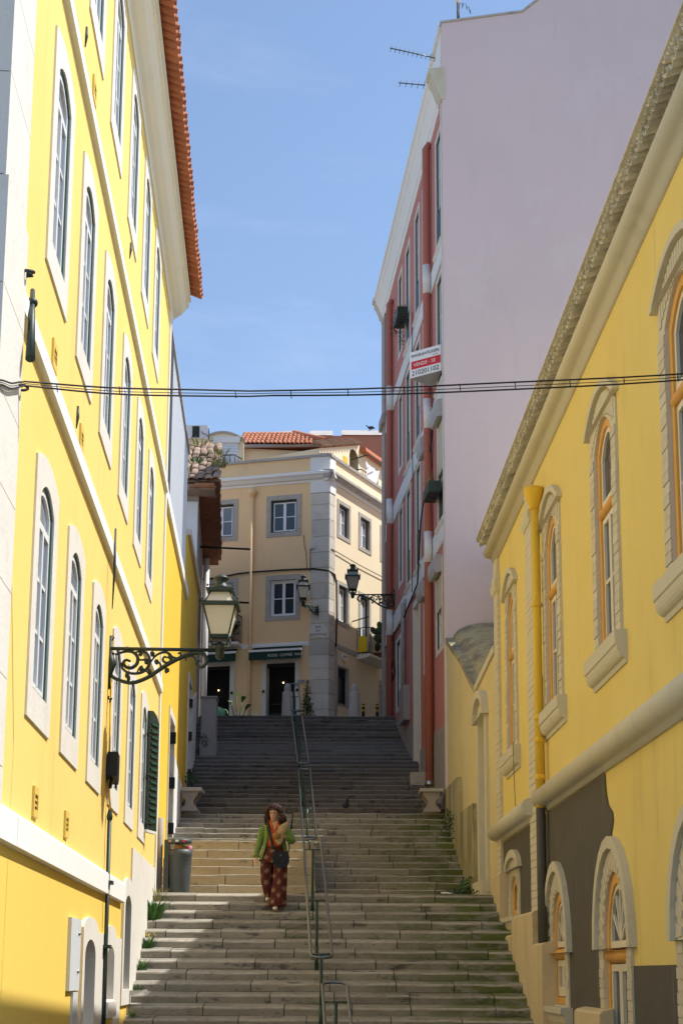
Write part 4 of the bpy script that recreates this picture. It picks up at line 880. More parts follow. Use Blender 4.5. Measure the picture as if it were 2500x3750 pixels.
part('corner_strip', MB().box((32.06, 3.2, -.02), (32.22, 20.2, .03), FK.P), 'limestone', PK)
part('end_strip', MB().box((43.5, 6.5, -.02), (44.28, 20.2, .05), FK.P), 'grey_render', PK)
part('end_ledge', MB().box((43.4, 16.6, .04), (44.32, 16.9, .14), FK.P), 'grey_render', PK)
for zb in (16.32, 12.88, 9.62):
    part('floor_band', MB().extr([(-.02, zb), (.02, zb), (.02, zb+.46), (-.02, zb+.47)], 32.24, 43.45, FK.P), 'whitewash', PK)
    part('band_ledge', MB().extr([(-.02, zb-.08), (.03, zb-.08), (.035, zb-.002), (-.02, zb-.002)], 32.24, 43.45, FK.P), 'limestone', PK)
for i, (a, b, c, d, e, nm) in enumerate(KW):
    w = rect_window(PK, FK, a, b, c, d, .12, casing='old_stone' if nm == 'c2' else 'dark_green', glass='glass' if i % 3 else 'glass_pale', rev=.075, sur='limestone', bars=2, name='french_window' if e else 'window', proud=.014)
    if e:
        part('balcony_panel', MB().box((a+.01, c, -.03), (b-.01, c+.85, -.005), FK.P), 'dark_green', w)
        part('sill_ledge', MB().extr([(-.02, c-.22), (.03, c-.22), (.07, c-.16), (.07, c-.125), (-.02, c-.12)], a-.22, b+.22, FK.P), 'limestone', w)
    if nm in ('g1', 'g2') or (c > 10 and c < 11 and nm in ('c1', 'c2')):
        bx = part('shutter_box', MB().extr([(.0, d-.20), (.15, d-.24), (.20, d-.12), (.20, d+.10), (.13, d+.18), (.0, d+.20)], a-.05, b+.05, FK.P), 'sign_grey', w)
        n = 14 if nm == 'c1' else 9
        for q in range(n): part('roller_slat', MB().box((a+.02, d-.24-(q+1)*.085, -.02), (b-.02, d-.245-q*.085, .012), FK.P), 'cream_stucco', w)
kd = part('door', MB().ring(rect(36.16, 37.39, 4.6, 9.36), kdoor, -.005, .03, FK.P, hin=-.25), 'limestone', PK)
part('door_leaf', MB().box((36.31, 4.9, -.26), (37.24, 9.19, -.2), FK.P), 'grey_render', kd)
# grey stepped base
for a, b, z1 in ((32.24, 33.8, 5.42), (33.82, 36.14, 5.36), (37.41, 39.42, 6.36), (39.44, 43.48, 6.9)):
    part('base_render', MB().prism([(a, 2.6), (b, 2.6), (b, z1+.03), (a, z1-.05)], -.02, .025, FK.P), 'grey_render', PK)
# downpipes, repainted white at each floor band
for s, z0, z1 in ((33.92, 4.25, 20.1), (41.6, 6.35, 19.6)):
    dp = part('downpipe', MB().tube([FK.P(s, z0, .12), FK.P(s, z1, .12), FK.P(s, z1+.12, .03)], .095, 12), 'pink_pipe', PK)
    for zb in (16.25, 12.8, 9.5): part('painted_section', MB().lathe([(.0975, 0), (.0975, .75)], 12, FK.P(s, zb, .12)), 'whitewash', dp)
    part('pipe_collar', MB().lathe([(.105, 0), (.105, .12)], 12, FK.P(s, z0-.02, .12)), 'sign_grey' if s > 40 else 'silver', dp)
part('waste_pipe', MB().tube([FK.P(38.75, 7.3, .10), FK.P(38.75, 9.7, .10), FK.P(38.75, 9.82, .0)], .06, 10), 'cabinet_grey', PK)
part('meter_cabinet', MB().box((38.2, 6.5, .0), (39.2, 7.42, .16), FK.P), 'cabinet_grey', PK)
# house that closes the side lane behind
d2 = Vector((.454, .891, 0)); q0 = Vector((1.62, 44.6, 0)); n2 = Vector((.891, -.454, 0))
rear = [q0, q0+d2*14, q0+d2*14+n2*8, q0+n2*3]
solo('rear_house', MB().prism([(p.x, p.y) for p in rear], 6.8, 14.6, lambda a, b, h: Vector((a, b, h))), 'grey_render', 'house on the side lane hidden behind the salmon house', 'building')

# for-sale sign, a wedge standing out from the facade
sg = thing('for_sale_sign', 'white and red VENDE-SE estate agent sign on the salmon house', 'sign', (2.0, 32.8, 13.64))
A, B, Cc = Vector((2.26, 32.42, 0)), Vector((1.555, 32.92, 0)), Vector((2.20, 33.5, 0))
part('board', MB().prism([(p.x, p.y) for p in (A, B, Cc)], 13.66, 14.30, lambda a, b, h: Vector((a, b, h))), 'sign_grey', sg)
dv = (B-A).normalized(); nn = Vector((dv.y, -dv.x, 0)); nn = nn if nn.y < 0 else -nn
FS = Fr(A[:2], dv[:2], nn[:2]); LW = (B-A).length
part('panel', MB().box((.0, 13.66, .002), (LW, 14.30, .012), FS.P), 'sign_white', sg)
part('red_stripe', MB().box((.02, 13.86, .013), (LW-.05, 14.055, .016), FS.P), 'sign_red', sg)
for tx, sz, s, z, c_ in (('ENGEL&VÖLKERS', .098, LW/2, 14.185, 'ink'), ('AMI', .030, .21, 14.10, 'ink'), ('15288', .030, .13, 14.10, 'ink'), ('VENDE - SE', .12, LW/2+.02, 13.955, 'sign_white'), ('210201102', .165, LW/2, 13.755, 'ink')):
    part('lettering', text_mesh(tx, sz, c_, .001), None, sg, FS.M(s, z, .018) @ TX)
# window boxes
def window_box(s, z, label, seed, dead=False):
    t = thing('window_box', label, 'planter', FK.P(s, z, .2)); r_ = random.Random(seed)
    part('box', MB().prism([(s-.42, z), (s+.42, z), (s+.47, z+.24), (s-.47, z+.24)], .06, .34, FK.P), 'dark_green', t)
    part('bracket', MB().tube([FK.P(s, z+.1, 0), FK.P(s, z-.06, .2), FK.P(s, z+.1, .35)], .014, 6), 'black_iron', t)
    m = MB()
    if dead:
        for k in range(22): blade(m, FK.P(s+r_.uniform(-.4, .4), z+.22, .2+r_.uniform(-.1, .1)), (r_.uniform(-1, 1), r_.uniform(-1, 1)), r_.uniform(.3, .8), .006, r_, .4)
        part('dry_stems', m, 'leaf_dry', t)
    else:
        bushy(m, tuple(FK.P(s, z+.28, .2)), (.16, .45, .13), 150, .07, r_); bushy(m, tuple(FK.P(s+.5, z+.05, .28)), (.16, .2, .3), 120, .06, r_); bushy(m, tuple(FK.P(s+.1, z-.45, .16)), (.10, .3, .40), 90, .05, r_)
        part('foliage', m, 'leaf', t)
window_box(38.35, 17.55, 'dark green window box with trailing plants high on the salmon house', 1)
window_box(32.75, 10.72, 'dark green window box with dry stems on the salmon house, second floor', 2, True)
# facade wires
for i, (pts, lb) in enumerate(((((33.5, 12.6), (34.2, 11.8), (35.6, 11.0), (36.0, 9.55), (37.5, 9.5), (39.0, 9.3), (41.2, 9.4), (43.0, 9.45)), 'sagging black wire bundle along the lower floor band of the salmon house'),
        (((33.45, 13.4), (33.6, 12.4), (33.5, 11.3), (34.2, 10.6), (34.35, 9.6)), 'loose black wire beside the near downpipe of the salmon house'),
        (((36.95, 17.2), (37.0, 14.5), (36.98, 12.0), (37.05, 9.6)), 'thin wire hanging between the windows of the salmon house'),
        (((41.15, 9.5), (41.0, 8.7), (40.9, 8.3), (41.3, 8.1), (41.6, 8.5), (41.2, 8.7)), 'coiled black cable hanging by the far downpipe'))):
    solo('facade_wire', MB().tube([FK.P(s, z, .06+.03*(k % 2)) for k, (s, z) in enumerate(pts)], .022 if i in (0, 3) else .012, 5), 'cable_black', lb, 'wire')
# aerials on the roof
def aerial(a, b, n, label, rod, lean=.0):
    a, b = Vector(a), Vector(b); t = thing('tv_aerial', label, 'aerial', b)
    part('boom', MB().tube([a, b], .016, 6), 'steel_tube', t)
    for k in range(n):
        p = a+(b-a)*(k+.3)/n; d = Vector((.12, .25, .62)).normalized()*rod
        part('element', MB().tube([p-d, p+d], .007, 4), 'black_iron', t)
    part('mast', MB().tube([b, b+Vector((.15, .2, -1.0))], .02, 6), 'steel_tube', t)
aerial((1.1, 33, 22.26), (2.27, 33, 21.98), 11, 'larger many-element TV aerial on the salmon house roof', .13)
aerial((1.35, 34, 21.97), (2.09, 34, 21.9), 5, 'smaller five-element TV aerial below the larger one', .15)
ms = thing('roof_mast', 'short mast with tangled wire on the corner of the mauve gable', 'mast', (2.7, 32.15, 22.3))
part('pole', MB().tube([(2.69, 32.15, 22.2), (2.69, 32.15, 22.95)], .02, 6), 'black_iron', ms); part('pole', MB().tube([(2.73, 32.2, 22.2), (2.73, 32.2, 22.9)], .014, 6), 'black_iron', ms)
part('insulator', MB().lathe([(.03, 0), (.06, .03), (.06, .14), (.03, .2)], 10, (2.69, 32.15, 22.9)), 'limestone', ms)
rn = random.Random(4); part('wire_tangle', MB().tube([(2.7+.3*k/14+rn.uniform(-.04, .04), 32.15, 22.86+rn.uniform(-.09, .09)-.2*(k/14)**2) for k in range(15)], .008, 4), 'cable_black', ms)

# ============================================================ garden wall with barrel-vaulted roof
GW = thing('garden_wall', 'pale yellow garden wall with an arched doorway between the right-hand houses', 'wall', (2.5, 28, 1.4))
gdoor = arch(.385, 1.42, 4.42, 4.66, 8, 26.37)
part('wall', wall_body(MB(), FG, [(24.86, .8), (31.93, .8), (31.93, 7.12), (29.5, 6.17), (27.34, 5.16), (24.86, 5.38)], .35, [gdoor]), 'garden_wall', GW)
for (a, za), (b, zb) in (((27.36, 5.16), (29.5, 6.17)), ((29.5, 6.17), (31.93, 7.12)), ((24.86, 5.38), (27.33, 5.16))):
    part('coping', MB().prism([(a, za+.004), (b, zb+.004), (b, zb+.13), (a, za+.13)], -.40, .04, FG.P), 'cement_vault' if b > 28 else 'cream_stucco', GW)
vr = []
for k in range(15):
    y = 26.9+k*.36; zc = 5.22+(y-27.34)*.425; xw = GA+GB*y+.12
    vr.append([Vector((xw+.85-.85*math.cos(math.pi*j/12)*1.0, y, zc+.42*math.sin(math.pi*j/12)**.8+.015*random.random())) for j in range(13)])
vm = MB().loft(vr, closed=False, caps=False); vm.add([p-Vector((0, 0, .0)) for p in vr[0]]+[Vector((vr[0][-1].x, vr[0][0].y, 4)), Vector((vr[0][0].x, vr[0][0].y, 4))], [tuple(range(15))])
part('vault_roof', vm, 'cement_vault', GW)
gs = part('doorway', MB().ring(arch(.62, 1.42, 4.40, 4.80, 8, 26.38), gdoor, -.005, .05, FG.P, hin=-.3), 'cream_stucco', GW)
part('hood', MB().ring(arch(.70, 4.50, 4.55, 5.02, 8, 26.4), arch(.58, 4.51, 4.54, 4.88, 8, 26.4), .0, .13, FG.P), 'cream_stucco', gs)
part('door_leaf', MB().prism(arch(.38, 1.43, 4.41, 4.65, 8, 26.37), -.31, -.27, FG.P), 'whitewash', gs)
part('threshold', MB().box((25.8, 1.2, -.02), (27.1, 1.62, .14), FG.P, ), 'cream_stucco', gs)
for a, b, z1 in ((29.46, 31.9, 3.9), (27.2, 29.42, 3.12)):
    part('buttress', MB().prism([(a, .8), (b, .8), (b, z1), (a+.12, z1-.02), (a, z1-.3)], -.02, .09, FG.P), 'mossy_render', GW)

solo('garden_annex', MB().box((4.0, 25.0, .5), (9.5, 31.7, 9.4)), 'garden_wall', 'plain annex behind the garden wall, hidden from the stairs', 'building')
# ============================================================ RIGHT FRONT: yellow building with brick window surrounds
RY = thing('ornate_yellow_building', 'shaded ochre yellow building with cream brick window arches on the right', 'building', (6, 17, GROUND))
UPW = [(23.01, .40), (19.0, .47), (15.45, .47), (12.05, .50)]
LOW = [(23.05, .37, .90, 1.22, 1.50, .76, 1.60, 1.90), (19.05, .50, -.35, .35, 1.05, .94, .28, 1.43), (15.54, .58, GROUND+.05, .28, 1.07, .95, .28, 1.43), (12.1, .58, GROUND+.05, .30, 1.07, .95, .3, 1.43)]
rh = []
for c, hw in UPW: rh.append(segarch(hw+.001, 3.419, 5.70, 5.96, 8, c))
for c, hw, z0, zs, za, ow, os_, oa in LOW: rh.append(arch(hw+.001, z0-.001, zs, za+.001, 10, c))
part('wall', wall_body(MB(), FR, rect(9.0, 24.85, GROUND-.1, 7.1), 9, rh), 'yellow_shop', RY)
dado = [(24.36, GROUND), (24.36, 2.12), (15.87, 2.13), (15.84, 1.95), (15.74, 1.78), (15.52, 1.68), (15.50, 1.58), (15.62, 1.46), (15.56, 1.38), (15.60, 1.18), (15.95, 1.08), (16.17, .75), (16.24, .3), (16.24, GROUND)]
part('dado', MB().sheet(dado, rh[4:6], .012, FR.P), 'grey_dado', RY)
for a, b in ((12.82, 14.82), (9.3, 11.38)): part('dado', MB().sheet(rect(a, b, GROUND, .10), [], .012, FR.P), 'grey_dado', RY)
# string roll and eaves
roll = [(-.02, 2.14), (.035, 2.14), (.045, 2.19), (.08, 2.20)]+[(.08+.12*math.sin(math.pi*k/8), 2.325-.125*math.cos(math.pi*k/8)) for k in range(9)]+[(.0, 2.47), (-.02, 2.47)]
for a, b in ((20.85, 24.98), (9.0, 19.95)): part('string_roll', MB().extr(roll, a, b, FR.P, True), 'cream_stucco', RY)
ev = [(-.02, 6.94), (.03, 6.94), (.04, 7.0), (.06, 7.01), (.07, 7.06), (.10, 7.07)]+[(.10+.11*math.sin(math.pi*k/8), 7.16-.09*math.cos(math.pi*k/8)) for k in range(9)]+[(-.02, 7.27)]
part('eave_moulding', MB().extr(ev, 9.0, 24.98, FR.P, True), 'cream_stucco', RY)
part('roof', MB().extr([(.20, 7.39), (.32, 7.42), (.32, 7.44), (-4.6, 9.3), (-9, 7.4), (-9, 7.28), (.1, 7.28)], 9.0, 25.0, FR.P), 'grey_tile', RY)
RT = barrel(.06, .5, .014, 7).mesh('eave_tile', 'grey_tile'); RU = barrel(.045, .5, .012, 6, up=False).mesh('eave_tile', 'grey_tile')
s = 9.9
while s < 25.0:
    part('eave_tile', RT, None, RY, FR.M(s, 7.325+random.uniform(-.006, .006), .285+random.uniform(-.015, .015)) @ tilt); part('eave_tile', RU, None, RY, FR.M(s+.06, 7.39+random.uniform(-.006, .006), .305+random.uniform(-.015, .015)) @ tilt); s += .125
# pilasters with brick joints
def brick_strip(name, s0, s1, z0, z1, h, step=.105):
    m = MB(); m.box((s0+.01, z0, -.02), (s1-.01, z1, h-.012), FR.P); z = z0
    while z < z1-.02:
        m.box((s0, z+.004, -.01), (s1, min(z+step, z1)-.004, h+random.uniform(-.002, .002)), FR.P); z += step
    return part(name, m, 'cream_brick', RY, kind='stuff')
brick_strip('brick_pilaster', 24.38, 24.86, -.2, 6.93, .05); brick_strip('brick_pilaster', 20.5, 21.1, .42, 6.93, .05)
for s0, s1 in ((24.33, 24.9), (20.48, 21.16)):
    part('capital', MB().extr([(.0, 6.35), (.07, 6.37), (.10, 6.45), (.10, 6.52), (.075, 6.56), (.075, 6.66), (.0, 6.68)], s0, s1, FR.P), 'cream_stucco', RY)
BRK = MB().box((-.115, -.02, -.048), (.115, .034, .048)).mesh('brick', 'cream_brick')
def jamb_bricks(w, c, hw, z0, z1, bw=.23):
    z = z0+.05
    while z < z1:
        for sg_ in (-1, 1): part('brick', BRK, None, w, FR.M(c+sg_*(hw+.118), z, random.uniform(-.004, .004)))
        z += .105
def orange_frame(w, outer, inner, h0=-.10, h1=-.012):
    part('orange_frame', MB().ring(outer, inner, h0, h1, FR.P), 'orange_frame', w)
for i, (c, hw) in enumerate(UPW):
    w = part('window', MB().ring(segarch(hw+.235, 3.30, 5.93, 6.24, 8, c), segarch(hw, 3.42, 5.70, 5.96, 8, c), -.01, .022, FR.P, hin=-.12), 'cream_stucco', RY)
    part('hood', MB().ring(segarch(hw+.36, 5.98, 6.02, 6.34, 8, c), segarch(hw+.25, 5.981, 6.005, 6.26, 8, c), .0, .075, FR.P), 'cream_stucco', w)
    jamb_bricks(w, c, hw, 3.44, 5.62)
    vm = MB()
    for k in range(15):
        t = -1+2*(k+.5)/15; a = c+t*(hw+.17); zt_ = 5.95+.28*(1-t*t); zb_ = 5.72+.24*(1-t*t)
        vm.box((a-.036, zb_, .0), (a+.036, zt_, .032), FR.P)
    part('voussoirs', vm, 'cream_brick', w, kind='stuff')
    orange_frame(w, segarch(hw-.002, 3.425, 5.695, 5.955, 8, c), segarch(hw-.10, 3.5, 5.62, 5.86, 8, c))
    part('transom', MB().tube([FR.P(c-hw+.03, 4.98, -.05), FR.P(c+hw-.03, 4.98, -.05)], .06, 10), 'orange_frame', w)
    part('sill', MB().extr([(-.02, 3.08), (.02, 3.08), (.03, 3.13)]+[(.03+.08*math.sin(math.pi*.5*k/5), 3.26-.13*math.cos(math.pi*.5*k/5)) for k in range(6)]+[(.125, 3.27), (.125, 3.415), (-.02, 3.418)], c-hw-.38, c+hw+.38, FR.P), 'cream_stucco', w)
    ih = hw-.10
    top = part('fanlight', MB().ring(segarch(ih-.002, 5.05, 5.62, 5.858, 8, c), segarch(ih-.06, 5.11, 5.58, 5.80, 8, c), -.09, -.035, FR.P), 'cream_frame', w)
    part('pane', MB().prism(segarch(ih-.06, 5.11, 5.58, 5.80, 8, c), -.075, -.065, FR.P), 'glass', top)
    for sd in (-1, 1):
        a0, a1 = sorted((c+sd*.005, c+sd*(ih-.003)))
        if i == 1 and sd == -1: continue
        sm_ = MB().ring(rect(a0, a1, 3.5, 4.91), rect(a0+.05, a1-.05, 3.58, 4.85), -.09, -.035, FR.P); sm_.box((a0+.05, 4.18, -.085), (a1-.05, 4.215, -.045), FR.P)
        so = part('sash', sm_, 'cream_frame', w)
        for z0, z1 in ((3.58, 4.18), (4.215, 4.85)): part('pane', MB().box((a0+.05, z0, -.075), (a1-.05, z1, -.065), FR.P), 'glass', so)
    part('interior', MB().prism(segarch(hw-.002, 3.43, 5.69, 5.95, 8, c), -.6, -.55, FR.P), 'dark_inside', w)
for i, (c, hw, z0, zs, za, ow, os_, oa) in enumerate(LOW):
    zb = z0 if i > 1 else z0-.02
    w = part('arched_window' if i < 2 else 'arched_door', MB().ring(arch(hw+.235, zb, os_+.02, oa-.12, 10, c), arch(hw, z0, zs, za, 10, c), -.01, .022, FR.P, hin=-.12), 'cream_stucco', RY)
    part('hood', MB().ring(arch(ow, os_-.0, os_+.01, oa, 12, c), arch(ow-.12, os_+.001, os_+.012, oa-.125, 12, c), .0, .08, FR.P), 'cream_stucco', w)
    if i != 3 or True: jamb_bricks(w, c, hw, max(z0, GROUND), zs)
    vm = MB()
    for k in range(17):
        a = math.pi*(k+.5)/17; p0 = (c+(hw+.02)*math.cos(a), zs+(za-zs+.02)*math.sin(a)); p1 = (c+(ow-.13)*math.cos(a), os_+(oa-.14-os_)*math.sin(a)); tx, tz = -math.sin(a)*.045, math.cos(a)*.045
        vm.prism([(p0[0]-tx, p0[1]-tz*.8), (p1[0]-tx*1.5, p1[1]-tz*1.5), (p1[0]+tx*1.5, p1[1]+tz*1.5), (p0[0]+tx, p0[1]+tz*.8)], .0, .032, FR.P)
    part('voussoirs', vm, 'cream_brick', w, kind='stuff')
    orange_frame(w, arch(hw-.002, z0+.005, zs, za-.004, 10, c), arch(hw-.11, z0+.09 if i < 2 else z0+.01, zs, za-.12, 10, c))
    ih = hw-.112
    if i == 0:
        part('pane', MB().prism(arch(ih, z0+.09, zs, za-.12, 8, c), -.075, -.065, FR.P), 'glass', w)
    else:
        part('transom', MB().tube([FR.P(c-hw+.03, zs-.08, -.045), FR.P(c+hw-.03, zs-.08, -.045)], .07, 10), 'orange_frame', w)
        fl = MB().ring(arch(ih, zs+.005, zs+.02, za-.125, 10, c), arch(ih-.05, zs+.08, zs+.085, za-.18, 10, c), -.09, -.03, FR.P)
        for a in (30, 60, 90, 120, 150):
            r1 = (ih-.05)*.98; q = (c+r1*math.cos(rad(a)), zs+.05+(za-.2-zs)*math.sin(rad(a))); tx, tz = -math.sin(rad(a))*.018, math.cos(rad(a))*.018
            fl.prism([(c-tx, zs+.07-tz), (q[0]-tx, q[1]-tz), (q[0]+tx, q[1]+tz), (c+tx, zs+.07+tz)], -.085, -.04, FR.P)
        fo = part('fanlight', fl, 'cream_frame', w); part('pane', MB().prism(arch(ih-.05, zs+.08, zs+.085, za-.18, 10, c), -.075, -.065, FR.P), 'glass', fo)
        zl = z0+.1 if i == 1 else z0+.02
        for sd in (-1, 1):
            a0, a1 = sorted((c+sd*.004, c+sd*(ih-.003)))
            so = part('sash', MB().ring(rect(a0, a1, zl, zs-.155), rect(a0+.07, a1-.07, zl+.12, zs-.23), -.09, -.03, FR.P), 'cream_frame', w)
            part('pane', MB().box((a0+.07, zl+.12, -.075), (a1-.07, zs-.23, -.065), FR.P), 'glass_curtain' if False else 'glass', so)
    part('interior', MB().prism(arch(hw-.002, z0+.01, zs, za-.01, 8, c), -.6, -.55, FR.P), 'orange_frame' if i else 'dark_inside', w)
    if i < 2: part('sill', MB().extr([(-.02, z0-.30), (.04, z0-.29), (.10, z0-.2), (.13, z0-.10), (.16, z0-.095), (.16, z0-.025), (-.02, z0-.022)], c-hw-.38, c+hw+.38, FR.P), 'cream_stucco', w)
# stepped rendered footing along the stairs
for a, b, z1, h in ((23.72, 24.9, 1.60, .16), (22.4, 23.7, .60, .17), (20.3, 22.38, .86, .16), (19.45, 20.28, .42, .17), (15.9, 17.4, -.36, .13), (9.2, 14.4, -1.2, .1), (17.42, 19.68, -.62, .14)):
    part('footing', MB().extr([(-.02, GROUND), (h+.02, GROUND), (h, z1-.03), (h-.03, z1), (-.02, z1+.03)], a, b, FR.P), 'plinth_render', RY)
# downpipe with hopper head
dp = part('downpipe', MB().tube([FR.P(19.72, 2.18, .11), FR.P(19.68, 6.3, .11)], .058, 12), 'yellow_deep', RY)
part('lower_pipe', MB().tube([FR.P(19.75, .42, .11), FR.P(19.72, 2.18, .11)], .061, 12), 'grey_dado', dp)
part('hopper', MB().lathe([(.066, 0), (.075, .05), (.11, .16), (.135, .24), (.135, .31), (.1, .31)], 14, FR.P(19.68, 6.27, .125)), 'yellow_deep', dp)
for zz in (2.55, 3.05, 3.35, 4.9): part('pipe_collar', MB().lathe([(.066, 0), (.073, .02), (.073, .05), (.066, .07)], 12, FR.P(19.70, zz, .11)), 'yellow_deep', dp)
part('wire', MB().tube([FR.P(19.95, .3, .02), FR.P(19.93, 4.0, .02)], .010, 5), 'cable_black', dp)
solo('facade_wire', MB().tube([FR.P(22.10, 3.43, .10), FR.P(22.08, 3.40, .14), FR.P(22.07, 2.9, .13), FR.P(22.06, 2.46, .12)], .005, 5), 'cable_black', 'thin wire hanging from the far window sill of the ochre building', 'wire')
# ============================================================ street lamps
def lantern(t, c, glass, k=1.0):
    cx, cy, cz = c
    def Q(r, z): return [Vector((cx+a*r*k, cy+b*r*k, cz+z*k)) for a, b in ((-1, -1), (1, -1), (1, 1), (-1, 1))]
    part('socket', MB().lathe([(.02, -.12), (.05, -.09), (.058, 0), (.075, .02), (.06, .06), (.03, .08)], 12, c), 'green_iron', t)
    for a in range(4):
        d = Vector((math.cos(a*math.pi/2+math.pi/4), math.sin(a*math.pi/2+math.pi/4), 0))
        part('cradle_arm', MB().tube([Vector(c)+d*.03*k+Vector((0, 0, .06*k)), Vector(c)+d*.12*k+Vector((0, 0, .04*k)), Vector(c)+d*.155*k+Vector((0, 0, .10*k)), Vector(c)+d*.15*k+Vector((0, 0, .16*k))], .012*k, 6), 'green_iron', t)
    b0, b1, r0, r1 = Q(.105, .15), Q(.185, .50), Q(.165, .54), Q(.105, .68)
    part('base_plate', MB().loft([Q(.085, .11), Q(.11, .125), Q(.112, .15), Q(.08, .152)], sm=False), 'green_iron', t)
    for i in range(4):
        part('corner_bar', MB().tube([b0[i], b1[i]], .010*k, 6), 'green_iron', t); part('corner_bar', MB().tube([r0[i], r1[i]], .009*k, 6), 'green_iron', t)
        j = (i+1) % 4
        part('pane', MB().add([b0[i], b0[j], b1[j], b1[i]], [(0, 1, 2, 3)]), glass, t); part('roof_pane', MB().add([r0[i], r0[j], r1[j], r1[i]], [(0, 1, 2, 3)]), glass, t)
        part('bar', MB().tube([b0[i], b0[j]], .014*k, 6), 'green_iron', t)
        part('knob', MB().blob(Q(.205, .56)[i], (.016*k,)*3, 1, 6, 4), 'green_iron', t); part('knob', MB().blob(Q(.145, .735)[i], (.014*k,)*3, 1, 6, 4), 'green_iron', t)
    part('eave', MB().loft([Q(.19, .485), Q(.22, .49), Q(.222, .53), Q(.17, .54)], sm=False), 'green_iron', t)
    part('upper_eave', MB().loft([Q(.12, .66), Q(.158, .67), Q(.16, .705), Q(.12, .715)], sm=False), 'green_iron', t)
    part('cap', MB().lathe([(.13*k, .70*k), (.08*k, .76*k), (.062*k, .80*k), (.065*k, .82*k), (.092*k, .84*k), (.09*k, .855*k), (.05*k, .885*k), (.012*k, .90*k)], 16, c), 'green_iron', t)
BRC = [([(190, 700), (152, 760), (146, 860), (172, 940), (250, 985), (370, 1012), (470, 985), (560, 940), (650, 875), (760, 800), (900, 725), (1000, 690), (1085, 692), (1130, 730), (1135, 790), (1090, 835), (1045, 822), (1035, 785), (1070, 760)], .020),
       ([(200, 720), (300, 685), (380, 690), (430, 740), (425, 810), (370, 855), (310, 842), (288, 800), (318, 772), (362, 790)], .017),
       ([(410, 690), (480, 680), (540, 720), (555, 800), (510, 880), (430, 912), (340, 905), (280, 860), (265, 800)], .014),
       ([(560, 800), (600, 740), (650, 700), (720, 685), (770, 720), (772, 770), (730, 797), (690, 772), (702, 735), (740, 742)], .013),
       ([(720, 685), (790, 735), (830, 745)], .011), ([(640, 780), (672, 830), (650, 880)], .011), ([(420, 740), (460, 770), (520, 765), (560, 790)], .010), ([(860, 730), (872, 700), (850, 690), (845, 705)], .009), ([(930, 770), (925, 735), (990, 720), (1030, 770)], .011), ([(430, 900), (460, 850), (500, 870), (545, 905)], .010)]
LEAF = [(580, 705), (625, 790), (462, 705), (520, 785), (470, 858), (555, 893), (735, 878), (345, 965), (330, 930), (760, 735)]
def wall_lamp(base, nrm, arm_z, L, label, glass, hooks=True, k=1.0):
    """base: point on the wall at arm height; nrm: direction of the arm"""
    n = Vector((nrm[0], nrm[1], 0)).normalized(); b = Vector(base); u = L/1130
    t = thing('street_lamp', label, 'street lamp', b, 'wall lanterns')
    Pk = lambda x, y, dz=0: b+n*((x-140)*u)+Vector((0, 0, (655-y)*u))
    ar = part('arm', MB().tube([Pk(140, 655), Pk(1265, 655)], .021, 8), 'green_iron', t)
    part('collar', MB().tube([Pk(315, 655), Pk(340, 655)], .027, 8), 'green_iron', ar)
    for pts, r in BRC:
        q = [Vector(Pk(*p)) for p in pts]; sm = []
        for i in range(len(q)-1):
            p0, p1, p2, p3 = q[max(i-1, 0)], q[i], q[i+1], q[min(i+2, len(q)-1)]
            for s_ in range(4):
                x = s_/4; sm.append(.5*((2*p1)+(p2-p0)*x+(2*p0-5*p1+4*p2-p3)*x*x+(3*p1-p0-3*p2+p3)*x**3))
        sm.append(q[-1]); m_ = len(sm)
        part('scroll', MB().tube(sm, [r*(.75+.5*math.sin(math.pi*i/m_)) for i in range(m_)], 6), 'green_iron', t)
    for i, (x, y) in enumerate(LEAF): part('leaf_ornament', MB().blob(Pk(x, y), (.028, .014, .034), i, 7, 5, .25), 'green_iron', t)
    part('wall_plate', MB().tube([Pk(150, 520), Pk(150, 1080)], .018, 6), 'green_iron', t)
    part('back_scroll', MB().tube([Pk(150, 700), Pk(172, 820), Pk(150, 930)], [.03, .05, .03], 8), 'green_iron', t)
    for ys in ((610, 540, 515, 540, 575), (1150, 1180, 1200, 1170, 1220)):
        part('hook', MB().tube([Pk(145, ys[0]), Pk(150, ys[1]), Pk(170, ys[2]), Pk(182, ys[3]), Pk(160, ys[4])], .010, 6), 'green_iron', t)
    lantern(t, tuple(b+n*L+Vector((0, 0, .01))), glass, k); return t
wall_lamp(FL.P(16.9, 3.69, .0), FL.n, 3.69, 1.27, 'large green lantern on a scrolled bracket on the sunlit yellow facade', 'lamp_glass')
wall_lamp(FK.P(41.4, 10.66, .0), (-1, .05), 10.66, 1.2, 'dark lantern on a scrolled bracket on the salmon house', 'lamp_glass_dark')
wall_lamp(FA.P(.32, 11.16, .03), (-.62, -.78), 11.16, .72, 'small lantern on the stone corner above the street name plaque', 'lamp_glass', k=.98)

